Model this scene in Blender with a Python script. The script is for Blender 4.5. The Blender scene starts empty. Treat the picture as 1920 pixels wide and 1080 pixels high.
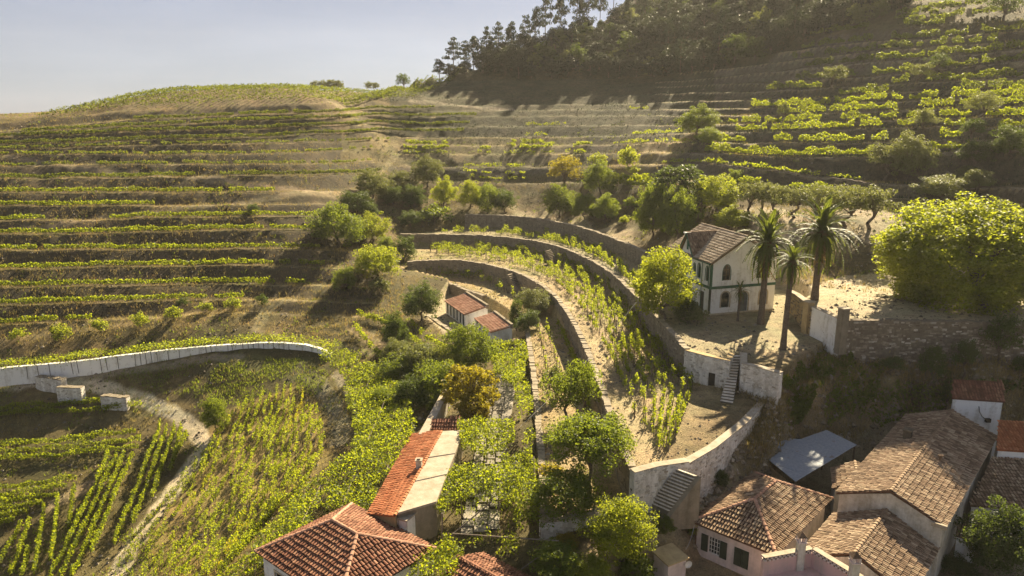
import bpy, bmesh, math, random
import numpy as np
from mathutils import Vector, Matrix, noise as mnoise
R = random.Random(7)
NR = np.random.default_rng(11)
C = bpy.context.scene.collection
S = bpy.context.scene
# ------------------------------------------------------------------ camera, light, exposure
CZ = 60.0
PITCH = math.radians(13.5)
FPX = 1400.0
cam_d = bpy.data.cameras.new('camera')
cam_d.sensor_width = 36.0
cam_d.lens = 36.0 * FPX / 1920.0
cam_d.clip_start = 0.5
cam_d.clip_end = 6000
cam = bpy.data.objects.new('camera', cam_d)
C.objects.link(cam)
cam.location = (0, 0, CZ)
cam.rotation_euler = (math.pi / 2 - PITCH, 0, 0)
S.camera = cam
SUN_AZ = math.radians(24.0)      # to the right of the view axis (+Y), towards +X
SUN_EL = math.radians(34.0)
w = bpy.data.worlds.new('World'); S.world = w; w.use_nodes = True
wn = w.node_tree.nodes; wl = w.node_tree.links
bg = wn.get('Background') or wn.new('ShaderNodeBackground')
sky = wn.new('ShaderNodeTexSky'); sky.sky_type = 'NISHITA'; sky.sun_disc = False
sky.sun_elevation = SUN_EL; sky.sun_rotation = SUN_AZ
sky.altitude = 2000; sky.air_density = 1.0; sky.dust_density = 0.5; sky.ozone_density = 1.0
hs = wn.new('ShaderNodeHueSaturation'); hs.inputs['Saturation'].default_value = 0.8
tn = wn.new('ShaderNodeMix'); tn.data_type = 'RGBA'; tn.blend_type = 'MULTIPLY'; tn.inputs[0].default_value = 1.0; tn.inputs[7].default_value = (0.42, 0.43, 0.50, 1)
wl.new(sky.outputs[0], hs.inputs['Color']); wl.new(hs.outputs[0], tn.inputs[6]); vl = wn.new('ShaderNodeMix'); vl.data_type = 'RGBA'; vl.inputs[0].default_value = 0.62; vl.inputs[7].default_value = (1.50, 1.64, 2.04, 1)   # even veil of a hazy sky
wl.new(tn.outputs[2], vl.inputs[6]); ct = wn.new('ShaderNodeTexCoord'); cm_ = wn.new('ShaderNodeMapping'); cm_.inputs['Scale'].default_value = (1.2, 2.2, 9.0); cm_.inputs['Rotation'].default_value = (0.25, 0.1, 0.4)
cn = wn.new('ShaderNodeTexNoise'); cn.inputs['Scale'].default_value = 2.2; cn.inputs['Detail'].default_value = 6; cn.inputs['Roughness'].default_value = .6
cr_ = wn.new('ShaderNodeValToRGB'); cr_.color_ramp.elements[0].position = .42; cr_.color_ramp.elements[0].color = (.97, .97, .97, 1); cr_.color_ramp.elements[1].position = .78; cr_.color_ramp.elements[1].color = (1.16, 1.13, 1.10, 1)
wl.new(ct.outputs['Generated'], cm_.inputs['Vector']); wl.new(cm_.outputs[0], cn.inputs['Vector']); wl.new(cn.outputs['Fac'], cr_.inputs[0])
cw = wn.new('ShaderNodeMix'); cw.data_type = 'RGBA'; cw.blend_type = 'MULTIPLY'; cw.inputs[0].default_value = 1.0
wl.new(vl.outputs[2], cw.inputs[6]); wl.new(cr_.outputs[0], cw.inputs[7]); wl.new(cw.outputs[2], bg.inputs[0]); bg.inputs[1].default_value = 0.064
HAZE = 0.00013
sun_d = bpy.data.lights.new('sun', 'SUN'); sun_d.energy = 5.0; sun_d.angle = math.radians(0.6)
sun_d.color = (1.0, 0.84, 0.58)
sun = bpy.data.objects.new('sun', sun_d); C.objects.link(sun)
sdir = Vector((math.sin(SUN_AZ) * math.cos(SUN_EL), math.cos(SUN_AZ) * math.cos(SUN_EL), math.sin(SUN_EL)))
sun.rotation_euler = sdir.to_track_quat('Z', 'Y').to_euler()
sun.location = (60, 120, 160)
S.view_settings.view_transform = 'Standard'
S.view_settings.look = 'None'
S.view_settings.exposure = 1.74
S.view_settings.gamma = 1.0
S.cycles.use_denoising = True
S.cycles.max_bounces = 6; S.cycles.diffuse_bounces = 4; S.cycles.transmission_bounces = 4
S.cycles.transparent_max_bounces = 8; S.cycles.volume_bounces = 0
S.cycles.caustics_reflective = False; S.cycles.caustics_refractive = False
S.cycles.sample_clamp_indirect = 4.0
# ------------------------------------------------------------------ pixel <-> world helpers (1920x1080 photo)
cp_, sp_ = math.cos(PITCH), math.sin(PITCH)
def ray(px, py):
    u = (np.asarray(px, float) - 960) / FPX; v = (np.asarray(py, float) - 540) / FPX
    return u, cp_ - v * sp_, -sp_ - v * cp_
def slope(py):
    v = (np.asarray(py, float) - 540) / FPX
    return (sp_ + v * cp_) / (cp_ - v * sp_)
def pz(px, py, z):                 # pixel on the horizontal plane z
    a, b, c = ray(px, py); t = (z - CZ) / c
    return np.array([a * t, b * t, z])
def pd(px, py, d):                 # pixel at ground distance d along +Y
    a, b, c = ray(px, py); t = d / b
    return np.array([a * t, d, CZ + c * t])
def proj(p):
    p = np.asarray(p, float); x, y, z = p[..., 0], p[..., 1], p[..., 2] - CZ
    dep = y * cp_ - z * sp_; up = y * sp_ + z * cp_
    return 960 + FPX * x / dep, 540 - FPX * up / dep
# ------------------------------------------------------------------ object helpers
def tag(o, label=None, cat=None, group=None, kind=None):
    if label: o['label'] = label
    if cat: o['category'] = cat
    if group: o['group'] = group
    if kind: o['kind'] = kind
    return o
def thing(name, label, cat, loc=(0, 0, 0), rotz=0.0, group=None):
    o = bpy.data.objects.new(name, None); o.empty_display_size = 0.3
    C.objects.link(o); o.location = loc; o.rotation_euler = (0, 0, rotz)
    return tag(o, label, cat, group)
def link(name, me, parent=None):
    o = bpy.data.objects.new(name, me); C.objects.link(o)
    if parent is not None: o.parent = parent
    return o
def setmat(me, m):
    for q in (m if isinstance(m, (list, tuple)) else [m]): me.materials.append(q)
class MB:
    """collects faces for one mesh"""
    def __init__(s): s.v = []; s.f = []; s.m = []
    def add(s, vs, fs, mi=0):
        b = len(s.v); s.v.extend([tuple(map(float, q)) for q in vs])
        for f in fs: s.f.append([b + i for i in f]); s.m.append(mi)
    def quad(s, a, b, c, d, mi=0): s.add([a, b, c, d], [(0, 1, 2, 3)], mi)
    def box(s, x0, x1, y0, y1, z0, z1, mi=0, M=None):
        vs = [(x0, y0, z0), (x1, y0, z0), (x1, y1, z0), (x0, y1, z0), (x0, y0, z1), (x1, y0, z1), (x1, y1, z1), (x0, y1, z1)]
        if M is not None: vs = [M @ Vector(q) for q in vs]
        s.add(vs, [(0, 3, 2, 1), (4, 5, 6, 7), (0, 1, 5, 4), (1, 2, 6, 5), (2, 3, 7, 6), (3, 0, 4, 7)], mi)
    def bar(s, a, b, r=0.05, n=5, r2=None, mi=0, caps=True):
        a = Vector(a); b = Vector(b); d = b - a
        if d.length < 1e-6: return
        q = d.to_track_quat('Z', 'Y'); r2 = r if r2 is None else r2
        vs = []
        for (p, rr) in ((a, r), (b, r2)):
            for i in range(n):
                t = 2 * math.pi * i / n
                vs.append(p + q @ Vector((rr * math.cos(t), rr * math.sin(t), 0)))
        fs = [(i, (i + 1) % n, n + (i + 1) % n, n + i) for i in range(n)]
        if caps: fs += [tuple(range(n - 1, -1, -1)), tuple(range(n, 2 * n))]
        s.add(vs, fs, mi)
    def tube(s, pts, rs, n=6, mi=0):
        for i in range(len(pts) - 1): s.bar(pts[i], pts[i + 1], rs[i], n, rs[i + 1], mi, caps=(i == len(pts) - 2))
    def prism(s, poly, z0, z1, mi=0):
        n = len(poly); vs = [(p[0], p[1], z0) for p in poly] + [(p[0], p[1], z1) for p in poly]
        s.add(vs, [(i, (i + 1) % n, n + (i + 1) % n, n + i) for i in range(n)] + [tuple(range(n - 1, -1, -1)), tuple(range(n, 2 * n))], mi)
    def mesh(s, name, m, smooth=False):
        me = bpy.data.meshes.new(name); me.from_pydata(s.v, [], s.f); setmat(me, m)
        if any(s.m): me.polygons.foreach_set('material_index', s.m)
        if smooth: me.polygons.foreach_set('use_smooth', [True] * len(s.f))
        me.update(); return me
    def build(s, name, m, parent=None, smooth=False, kind=None):
        o = link(name, s.mesh(name, m, smooth), parent)
        if kind: o['kind'] = kind
        return o
def quads_mesh(name, V, m, tint=None, smooth=False, k=4):
    """V: (n,k,3) array -> mesh of n k-gons, optional per-face tint attribute"""
    n = len(V); me = bpy.data.meshes.new(name)
    me.vertices.add(n * k); me.vertices.foreach_set('co', np.ascontiguousarray(V, np.float32).ravel())
    me.loops.add(n * k); me.loops.foreach_set('vertex_index', np.arange(n * k, dtype=np.int32))
    me.polygons.add(n); me.polygons.foreach_set('loop_start', np.arange(0, n * k, k, dtype=np.int32))
    me.polygons.foreach_set('loop_total', np.full(n, k, np.int32))
    if tint is not None:
        at = me.attributes.new('tint', 'FLOAT', 'FACE'); at.data.foreach_set('value', np.asarray(tint, np.float32))
    setmat(me, m); me.update(calc_edges=True); return me
def rotlin(v, a):
    c, s = math.cos(a), math.sin(a)
    return (v[0] * c - v[1] * s, v[0] * s + v[1] * c)
# ------------------------------------------------------------------ materials
class N:
    def __init__(s, name):
        s.m = bpy.data.materials.new(name); s.m.use_nodes = True
        s.t = s.m.node_tree; s.b = s.t.nodes['Principled BSDF']; s.out = s.t.nodes['Material Output']
        s.b.inputs['Roughness'].default_value = 0.9
        s.b.inputs['Specular IOR Level'].default_value = 0.2
    def n(s, ty, **kw):
        q = s.t.nodes.new(ty)
        for k, v in kw.items(): setattr(q, k, v)
        return q
    def l(s, a, b): s.t.links.new(a, b)
    def coord(s, obj=True):
        return s.n('ShaderNodeTexCoord').outputs['Object'] if obj else s.n('ShaderNodeNewGeometry').outputs['Position']
    def noise(s, scale, detail=4, rough=.6, co=None, dist=0.0):
        q = s.n('ShaderNodeTexNoise'); q.inputs['Scale'].default_value = scale; q.inputs['Detail'].default_value = detail
        q.inputs['Roughness'].default_value = rough; q.inputs['Distortion'].default_value = dist
        s.l(co if co is not None else s.coord(False), q.inputs['Vector']); return q.outputs['Fac']
    def ramp(s, fac, stops):
        q = s.n('ShaderNodeValToRGB'); e = q.color_ramp.elements
        while len(e) < len(stops): e.new(0.5)
        for i, (p, c) in enumerate(stops):
            e[i].position = p; e[i].color = (c[0], c[1], c[2], 1) if not isinstance(c, (int, float)) else (c, c, c, 1)
        s.l(fac, q.inputs[0]); return q.outputs['Color']
    def mix(s, a, b, f, bt='MIX'):
        q = s.n('ShaderNodeMix'); q.data_type = 'RGBA'; q.blend_type = bt
        for k, v in ((0, f), (6, a), (7, b)):
            if isinstance(v, (int, float)): q.inputs[k].default_value = v
            elif isinstance(v, tuple): q.inputs[k].default_value = (v[0], v[1], v[2], 1)
            else: s.l(v, q.inputs[k])
        return q.outputs[2]
    def math(s, op, a, b=0.0):
        q = s.n('ShaderNodeMath', operation=op)
        for k, v in ((0, a), (1, b)):
            if isinstance(v, (int, float)): q.inputs[k].default_value = v
            else: s.l(v, q.inputs[k])
        return q.outputs[0]
    def bump(s, h, strength=.5, dist=.1):
        q = s.n('ShaderNodeBump'); q.inputs['Strength'].default_value = strength; q.inputs['Distance'].default_value = dist
        s.l(h, q.inputs['Height']); s.l(q.outputs[0], s.b.inputs['Normal'])
    def col(s, c):
        if isinstance(c, tuple): s.b.inputs['Base Color'].default_value = (c[0], c[1], c[2], 1)
        else: s.l(c, s.b.inputs['Base Color'])
        return s.m
def plain(name, c, rough=.8, var=.25, scale=3.0, metal=0.0, bump=0.0):
    q = N(name); f = q.noise(scale, 5)
    q.b.inputs['Roughness'].default_value = rough; q.b.inputs['Metallic'].default_value = metal
    lo = tuple(x * (1 - var) for x in c); hi = tuple(min(1, x * (1 + var)) for x in c)
    if bump: q.bump(q.noise(scale * 6, 4), bump, .05)
    return q.col(q.ramp(f, [(.3, lo), (.7, hi)]))
def leafmat(name, c, trans, tmix=.5, var=.45, warm=(.30, .22, .03), spot=.12):
    """leaf: diffuse plus translucent; every leaf its own hue from the tint attribute"""
    q = N(name)
    a = q.n('ShaderNodeAttribute'); a.attribute_name = 'tint'
    oi = q.n('ShaderNodeObjectInfo')
    f = q.math('ADD', q.math('MULTIPLY', a.outputs['Fac'], .8), q.math('MULTIPLY', oi.outputs['Random'], .2))
    dark = tuple(x * (1 - var) for x in c); lite = tuple(x * (1 + var) for x in c)
    cc = q.ramp(f, [(0.0, dark), (.5, c), (1 - spot, lite), (1.0, warm)])
    tdark = tuple(x * (1 - var) for x in trans); tl = tuple(min(1, x * (1 + var * .6)) for x in trans)
    ct = q.ramp(f, [(0.0, tdark), (.5, trans), (1 - spot, tl), (1.0, (trans[0] * 1.5, trans[1] * 1.0, trans[2]))])
    q.col(cc); q.b.inputs['Roughness'].default_value = .55; q.b.inputs['Specular IOR Level'].default_value = .25
    tr = q.n('ShaderNodeBsdfTranslucent'); q.l(ct, tr.inputs['Color'])
    mx = q.n('ShaderNodeMixShader'); mx.inputs[0].default_value = tmix
    q.l(q.b.outputs[0], mx.inputs[1]); q.l(tr.outputs[0], mx.inputs[2]); q.l(mx.outputs[0], q.out.inputs['Surface'])
    return q.m
# ------------------------------------------------------------------ terrain: control points read from the photo at estimated depth
def left_d(py): return 71.0 / (slope(py) + 0.4)
ctl = []
for px in (-420, -200, 0, 140, 280, 420):
    for py in (240, 300, 360, 420, 480, 540, 600, 640):
        ctl.append(pd(px, py, left_d(py)))
for px in (520, 590):
    for py in (235, 300, 360, 420, 480, 540): ctl.append(pd(px, py, left_d(py) + (px - 480) * .03))
CT_D = [(480, 197, 178), (240, 207, 176), (100, 222, 172), (480, 173, 212), (340, 176, 212), (240, 186, 206), (100, 211, 190), (0, 224, 174), (-150, 238, 166),
        (640, 171, 214), (640, 193, 182), (700, 175, 214), (770, 188, 205), (760, 172, 226), (700, 400, 150), (700, 350, 163), (700, 300, 175), (700, 250, 188), (780, 200, 203),
        (820, 150, 236), (750, 480, 136), (960, 370, 165), (960, 330, 172), (960, 290, 182), (960, 250, 193), (960, 200, 210), (960, 160, 226), (860, 300, 178), (860, 360, 166),
        (1125, 400, 147), (1200, 400, 138), (1200, 330, 150), (1200, 280, 163), (1200, 200, 197), (1200, 140, 228), (1200, 50, 264), (1000, 100, 248), (900, 125, 244), (1100, 55, 272), (1300, 0, 287), (1300, -120, 322),
        (1420, 300, 131), (1420, 200, 171), (1420, 100, 206), (1420, 0, 244), (1420, -120, 290), (1640, 345, 112), (1640, 250, 137), (1640, 150, 164), (1640, 50, 189), (1640, -80, 275),
        (1900, 340, 97), (1900, 250, 117), (1900, 150, 140), (1900, 50, 160), (1900, -80, 232), (2200, 340, 88), (2200, 200, 115), (2200, 50, 145), (2200, -80, 205), (1420, 400, 112), (1300, 390, 122)]
for q in CT_D: ctl.append(pd(*q))
CT_Z = [(300, 690, 26.2), (600, 672, 26.8), (0, 712, 25.3), (350, 722, 24.6), (500, 720, 25.2), (390, 790, 22.3), (340, 890, 19.8), (220, 1080, 17.2), (450, 850, 22.), (550, 800, 23.8),
        (600, 740, 25.4), (400, 950, 20.6), (480, 1000, 22.3), (600, 880, 25), (330, 1050, 19), (640, 800, 25.8), (150, 735, 24.4), (0, 760, 22), (200, 770, 22.3), (100, 850, 20.4), (0, 900, 19), (0, 1000, 17),
        (100, 1000, 17.4), (200, 950, 18.9), (0, 1080, 15.6), (-300, 760, 22), (-300, 900, 19), (-300, 1080, 15.6), (680, 700, 27), (740, 790, 27.2), (620, 900, 25.9), (560, 1000, 25.5), (500, 1060, 25.),
        (900, 950, 28), (950, 700, 28.2), (930, 650, 29), (830, 720, 28), (820, 860, 27.6), (640, 500, 35.8), (650, 560, 31), (740, 600, 30), (700, 560, 31.4), (600, 640, 29), (720, 640, 29.2), (800, 600, 29.6), (840, 640, 29.2), (870, 560, 30.),
        (420, 570, 30.6), (200, 640, 28.4), (0, 665, 27.6), (500, 610, 29.3),
        (1450, 450, 41.2), (1500, 400, 43.4), (1640, 420, 43), (1560, 520, 39), (1850, 480, 40.2),
        (1700, 700, 35), (1900, 700, 35), (2100, 700, 35), (1560, 700, 34.5), (1350, 500, 38), (1300, 460, 38.6),
        (1250, 640, 33), (1250, 800, 32), (1100, 700, 31), (1050, 900, 29.6), (1220, 965, 29.8), (1330, 945, 29.2), (1000, 540, 33), (900, 470, 35), (1150, 560, 35), (1350, 640, 35), (1350, 760, 33)]
for q in CT_Z: ctl.append(pz(*q))
for x in (0, 20, 45, 80): ctl.append((x, 36, 26.2)); 
for x in (34, 40, 47, 56, 68): ctl += [(x, 73.3, 34.8), (x * 1.1, 85.5, 39.3)]
for x in (-20, -40): ctl.append((x, 38, 22))
for q in ((-180, 250, 40), (-90, 260, 48), (-40, 280, 52), (-250, 190, 30), (-120, 330, 25), (0, 330, 60), (60, 380, 90), (160, 330, 108), (-20, 420, 45), (-330, 330, 10), (220, 200, 92), (-200, 60, 12), (160, 90, 52), (130, 50, 32), (90, 40, 27)): ctl.append(q)
ctl = np.array(ctl, float)
def tps_fit(P, vals, reg):
    n = len(P); D = np.sqrt(((P[:, None] - P[None]) ** 2).sum(-1)) / 50
    K = np.where(D > 0, D * D * np.log(np.maximum(D, 1e-9)), 0) + reg * np.eye(n)
    Q = np.concatenate([np.ones((n, 1)), P / 50], 1)
    A = np.block([[K, Q], [Q.T, np.zeros((3, 3))]])
    return np.linalg.solve(A, np.concatenate([vals, np.zeros(3)]))
TW = tps_fit(ctl[:, :2], ctl[:, 2], 0.02)
def base_z(x, y):
    x = np.asarray(x, float); sh = x.shape; p = np.stack([x.ravel(), np.asarray(y, float).ravel()], -1)
    out = np.empty(len(p))
    for i in range(0, len(p), 40000):
        q = p[i:i + 40000]; D2 = ((q[:, None] - ctl[None, :, :2]) ** 2).sum(-1) / 2500
        out[i:i + 40000] = (np.where(D2 > 0, .5 * D2 * np.log(np.maximum(D2, 1e-12)), 0)) @ TW[:len(ctl)] + TW[-3] + q @ TW[-2:] / 50
    return out.reshape(sh)
# ------------------------------------------------------------------ terrace levels traced along the vine rows
def rows_fn(tab, cols):
    a = np.array(tab, float)
    def f(px): return np.stack([np.interp(px, cols, r) for r in a])
    return f
LC = [-300, 0, 240, 475, 600, 700, 830]
LROWS = [  # top to bottom: foot line of the vines of each terrace of the left slope
    [262, 233, 208, 197, 193, 190, 187],
    [268, 246, 226, 216, 213, 208, 205], [276, 251, 238, 227, 223, 220, 218], [281, 258, 248, 243, 237, 234, 232], [290, 271, 264, 258, 252, 249, 247],
    [300, 280, 273, 271, 267, 265, 262], [305, 289, 290, 290, 286, 280, 276], [320, 312, 309, 309, 308, 306, 300], [345, 337, 334, 331, 329, 327, 322],
    [370, 364, 362, 361, 359, 357, 352], [395, 388, 386, 385, 383, 381, 378], [422, 415, 411, 408, 407, 405, 402], [448, 442, 437, 433, 431, 430, 428],
    [478, 471, 470, 468, 470, 474, 478], [516, 508, 502, 498, 503, 508, 512], [550, 542, 538, 534, 536, 540, 544], [582, 574, 568, 563, 566, 570, 574], [622, 612, 598, 588, 592, 596, 600]]
RC = [700, 780, 950, 1140, 1300, 1420, 1530, 1640, 1750, 1850, 1920, 2200]
RROWS = [
    [120, 118, 112, 104, 96, 82, 70, 56, 52, 45, 40, 15], [138, 136, 130, 124, 116, 104, 90, 76, 72, 62, 56, 30], [154, 153, 152, 148, 135, 122, 108, 95, 88, 80, 75, 50],
    [163, 162, 161, 160, 150, 138, 127, 116, 108, 99, 92, 70], [172, 171, 170, 166, 160, 156, 151, 142, 132, 122, 113, 95], [186, 185, 183, 180, 174, 172, 168, 160, 155, 150, 147, 130],
    [200, 199, 197, 196, 190, 188, 184, 176, 172, 169, 167, 155], [211, 210, 208, 206, 205, 203, 200, 192, 188, 184, 182, 172], [222, 221, 219, 217, 217, 216, 214, 208, 205, 202, 199, 190],
    [239, 238, 238, 236, 234, 233, 231, 226, 223, 222, 221, 215], [259, 258, 258, 256, 250, 248, 246, 240, 239, 241, 242, 240], [274, 273, 273, 272, 268, 270, 270, 268, 264, 263, 262, 260],
    [291, 290, 290, 288, 286, 296, 297, 296, 288, 280, 279, 278], [313, 313, 315, 312, 306, 318, 332, 345, 350, 352, 354, 356], [340, 340, 345, 343, 340, 350, 362, 372, 376, 380, 384, 390]]
def ray_base(px, py, d0=60, d1=330, n=260):
    """first hit of pixel rays with the smooth base terrain (returns d)"""
    px = np.atleast_1d(np.asarray(px, float)); py = np.atleast_1d(np.asarray(py, float))
    d = np.exp(np.linspace(math.log(d0), math.log(d1), n)); a, b, c = ray(px, py)
    X = (a / b)[:, None] * d; Z = CZ + (c / b)[:, None] * d; Y = np.broadcast_to(d, X.shape)
    G = Z - base_z(X, Y); hit = G < 0
    i = np.where(hit.any(1), hit.argmax(1), n - 1); i = np.maximum(i, 1); r = np.arange(len(px))
    g0 = G[r, i - 1]; g1 = G[r, i]; t = np.clip(g0 / np.maximum(g0 - g1, 1e-9), 0, 1)
    return d[i - 1] + t * (d[i] - d[i - 1])
def level_tab(tab, cols, px0, px1):
    pxs = np.arange(px0, px1 + 1, 20.0); Yk = rows_fn(tab, cols)(pxs)
    Dk = np.stack([ray_base(pxs, y, 60, 330, 130) for y in Yk]); Zk = CZ - slope(Yk) * Dk
    return pxs, Yk, Zk
LT = level_tab(LROWS, LC, -300, 830); RT = level_tab(RROWS, RC, 700, 2200)
def stair(f, tread, steep):
    """0..1 in index (top row k -> k+1 below): flat tread, then a bank"""
    return np.clip((f - tread) / steep, 0, 1)
def stepped(x, y, z, T, tread, steep):
    pxs, Yk, Zk = T
    px, py = proj(np.stack([x, y, z], -1)); K = len(Yk)
    wob = (vnoise(x, y, 7, 61) - .5) * .9 + (vnoise(x, y, 2.0, 62) - .5) * .5
    ci = np.clip((px - pxs[0]) / 20, 0, len(pxs) - 1.001); i0 = ci.astype(int); ft = ci - i0
    out = z.copy(); frac = np.full(z.shape, -1.0)
    Yc = Yk[:, i0] * (1 - ft) + Yk[:, i0 + 1] * ft; Zc = Zk[:, i0] * (1 - ft) + Zk[:, i0 + 1] * ft
    for k in range(K - 1):
        m = (py >= Yc[k]) & (py < Yc[k + 1])
        f = (py - Yc[k]) / np.maximum(Yc[k + 1] - Yc[k], .5)
        # below the foot line of row k: bank down to the back of tread k+1, then that tread runs out to row k+1
        f = np.clip(f + wob * (.10 if tread == 0 else .16), 0, 1)
        g = np.clip(f / (.28 + .4 * sstep(1340, 1180, px)), 0, 1) if tread == 0 else np.clip((f - .06) / steep, 0, 1)
        zz = Zc[k] + (Zc[k + 1] - Zc[k]) * g
        out = np.where(m, zz, out); frac = np.where(m, f, frac)
    return out, frac
# ------------------------------------------------------------------ built terraces (polygons of level ground held by walls)
def P3(pts, z):
    return np.array([pz(px, py, z(pz(px, py, 33)[1]) if callable(z) else z) for px, py in pts])
z33 = lambda d: 33 + (d - 60) * .0125
z30 = lambda d: 30 + (d - 60) * .02
W1 = P3([(872, 404), (960, 405), (1030, 414), (1100, 430), (1150, 448), (1200, 470), (1248, 492)], 38.8)
W2 = P3([(750, 440), (860, 441), (960, 446), (1050, 462), (1130, 500), (1185, 548), (1240, 606), (1285, 658)], 36.2)
COURT_F = P3([(1285, 658), (1325, 670), (1367, 679), (1375, 664), (1390, 664), (1392, 684), (1420, 690), (1462, 703)], 36.2)
W3 = P3([(765, 493), (820, 488), (880, 490), (960, 508), (1025, 540), (1065, 590), (1100, 660), (1140, 775), (1162, 840), (1188, 892)], z33)
OUT = P3([(1188, 892), (1235, 880), (1290, 872), (1340, 842), (1395, 800), (1440, 752)], 33.0)
W3B = P3([(737, 522), (790, 525), (835, 530), (872, 545), (905, 556)], z30)
def xy(*arrs): return np.concatenate([a[:, :2] for a in arrs])
CT_R = P3([(1462, 703), (1500, 676), (1556, 640), (1556, 612), (1520, 580), (1492, 556), (1470, 520)], 36.2)
ZA = xy(W2, COURT_F[1:], CT_R[1:], W1[::-1])
ZB = xy(W3, OUT[1:], P3([(1462, 735)], 33.), COURT_F[::-1], W2[::-1][1:])
ZC = xy(W3B, P3([(960, 590), (984, 604), (1000, 720), (1012, 870), (1016, 985), (1115, 972), (1150, 950)], z30), W3[::-1])
TERR_F = P3([(1524, 582), (1578, 606), (1700, 607), (1800, 608), (1930, 612), (2150, 615)], 39.0)
ZE = xy(P3([(1490, 553)], 39.), TERR_F, P3([(2150, 530), (1700, 527), (1580, 522), (1510, 535)], 39.0))
ZG = np.array([(6, 34), (110, 34), (110, 66), (66, 68), (52, 69.), (46, 69.6), (40, 69.5), (35, 68.5), (31, 67.0), (27.5, 65.8), (24.5, 63.5), (20.8, 58.5), (17, 54), (13, 51.3), (9, 48.5)], float)
ZD = xy(P3([(792, 592), (842, 548), (880, 556), (985, 603), (992, 640), (905, 640), (848, 637)], 29.5))
def sdpoly(x, y, poly):
    n = len(poly); d = np.full(x.shape, 1e9); ins = np.zeros(x.shape, bool)
    for i in range(n):
        ax, ay = poly[i]; bx, by = poly[(i + 1) % n]; ex, ey = bx - ax, by - ay
        t = np.clip(((x - ax) * ex + (y - ay) * ey) / (ex * ex + ey * ey + 1e-12), 0, 1)
        d = np.minimum(d, (x - ax - t * ex) ** 2 + (y - ay - t * ey) ** 2)
        c = ((ay > y) != (by > y)); xi = ax + (y - ay) * ex / (ey if abs(ey) > 1e-12 else 1e-12)
        ins ^= c & (x < xi)
    d = np.sqrt(d); return np.where(ins, d, -d)
ZONES = [(ZG, 26.4, 1.3, 'village'), (ZD, 29.5, .12, 'yard'), (ZC, z30, .15, 'stubble'), (ZB, z33, .15, 'soil'), (ZA, 36.2, .15, 'court'), (ZE, 39.0, .15, 'dust')]
def sstep(a, b, x): t = np.clip((x - a) / (b - a), 0, 1); return t * t * (3 - 2 * t)
def vnoise(x, y, s, seed=0):
    """cheap value noise (two octaves of it are summed by callers)"""
    r = np.random.default_rng(seed); tb = r.random((64, 64)); x = np.asarray(x) / s; y = np.asarray(y) / s
    i = np.floor(x).astype(int); j = np.floor(y).astype(int); fx = x - i; fy = y - j; fx = fx * fx * (3 - 2 * fx); fy = fy * fy * (3 - 2 * fy)
    g = lambda a, b: tb[a % 64, b % 64]
    return (g(i, j) * (1 - fx) + g(i + 1, j) * fx) * (1 - fy) + (g(i, j + 1) * (1 - fx) + g(i + 1, j + 1) * fx) * fy
def terrain_eval(x, y):
    z = base_z(x, y); zb = z.copy()
    px, py = proj(np.stack([x, y, z], -1)); dep = y
    zl, fl = stepped(x, y, z, LT, 1, .58)
    zr, fr = stepped(x, y, z, RT, 0, .22)
    wl_ = sstep(740, 640, px) * sstep(70, 80, y) * (fl >= 0)
    wr_ = sstep(690, 800, px) * sstep(86, 92, y) * (fr >= 0)
    z = z + wl_ * (zl - zb) + wr_ * (zr - zb) * (1 - wl_)
    rough = (vnoise(x, y, 5, 1) - .5) * .35 + (vnoise(x, y, 1.7, 2) - .5) * .22
    zone = np.zeros(x.shape, int); wz = np.zeros(x.shape)
    cliff = np.zeros(x.shape)
    for i, (poly, zz, wd, nm) in enumerate(ZONES):
        bb = (x > poly[:, 0].min() - 3) & (x < poly[:, 0].max() + 3) & (y > poly[:, 1].min() - 3) & (y < poly[:, 1].max() + 3)
        if not bb.any(): continue
        sd = sdpoly(x[bb], y[bb], poly); wd = wd + (3.2 * sstep(79, 90, y[bb]) if nm == 'dust' else 0); wgt = sstep(-wd, wd, sd - (.32 if nm != 'village' else 0) + (vnoise(x[bb], y[bb], 2.2, 5) - .5) * (1.6 if nm == 'village' else 0))
        t = zz(y[bb]) if callable(zz) else zz
        zo = z[bb]; z[bb] = zo * (1 - wgt) + t * wgt
        m = zone[bb]; m[sd > 0] = i + 1; zone[bb] = m
        wz[bb] = np.maximum(wz[bb], wgt)
        if nm == 'village':
            cl = np.zeros(bb.sum()); cl = np.exp(-(np.minimum(sd, 0) / 7) ** 2) * np.exp(-(np.maximum(sd, 0) / 1.5) ** 2); cliff[bb] = cl
    z = z + cliff * ((vnoise(x, y, 2.4, 71) - .5) * 2.0 + (vnoise(x * 1.4, y * .7, .8, 72) - .5) * 1.1) * (zone == 0) * (x > 14)
    z = z + rough * np.where(zone > 0, .25, 1.0) * np.where((wl_ + wr_) > .3, .8, 1)
    return z, zb, zone, fl * (wl_ > .3) - (wl_ <= .3), fr * (wr_ > .3) - (wr_ <= .3), px, py, cliff
NA, NRr = 760, 700
AZ0, AZ1 = math.radians(-47), math.radians(47); LR0, LR1 = math.log(34.0), math.log(430.0)
azs = np.linspace(AZ0, AZ1, NA); rrs = np.exp(np.linspace(LR0, LR1, NRr))
GA, GR = np.meshgrid(azs, rrs)
GX, GY = np.sin(GA) * GR, np.cos(GA) * GR
GZ, GB, GZONE, GFL, GFR, GPX, GPY, GCL = terrain_eval(GX, GY)
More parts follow.
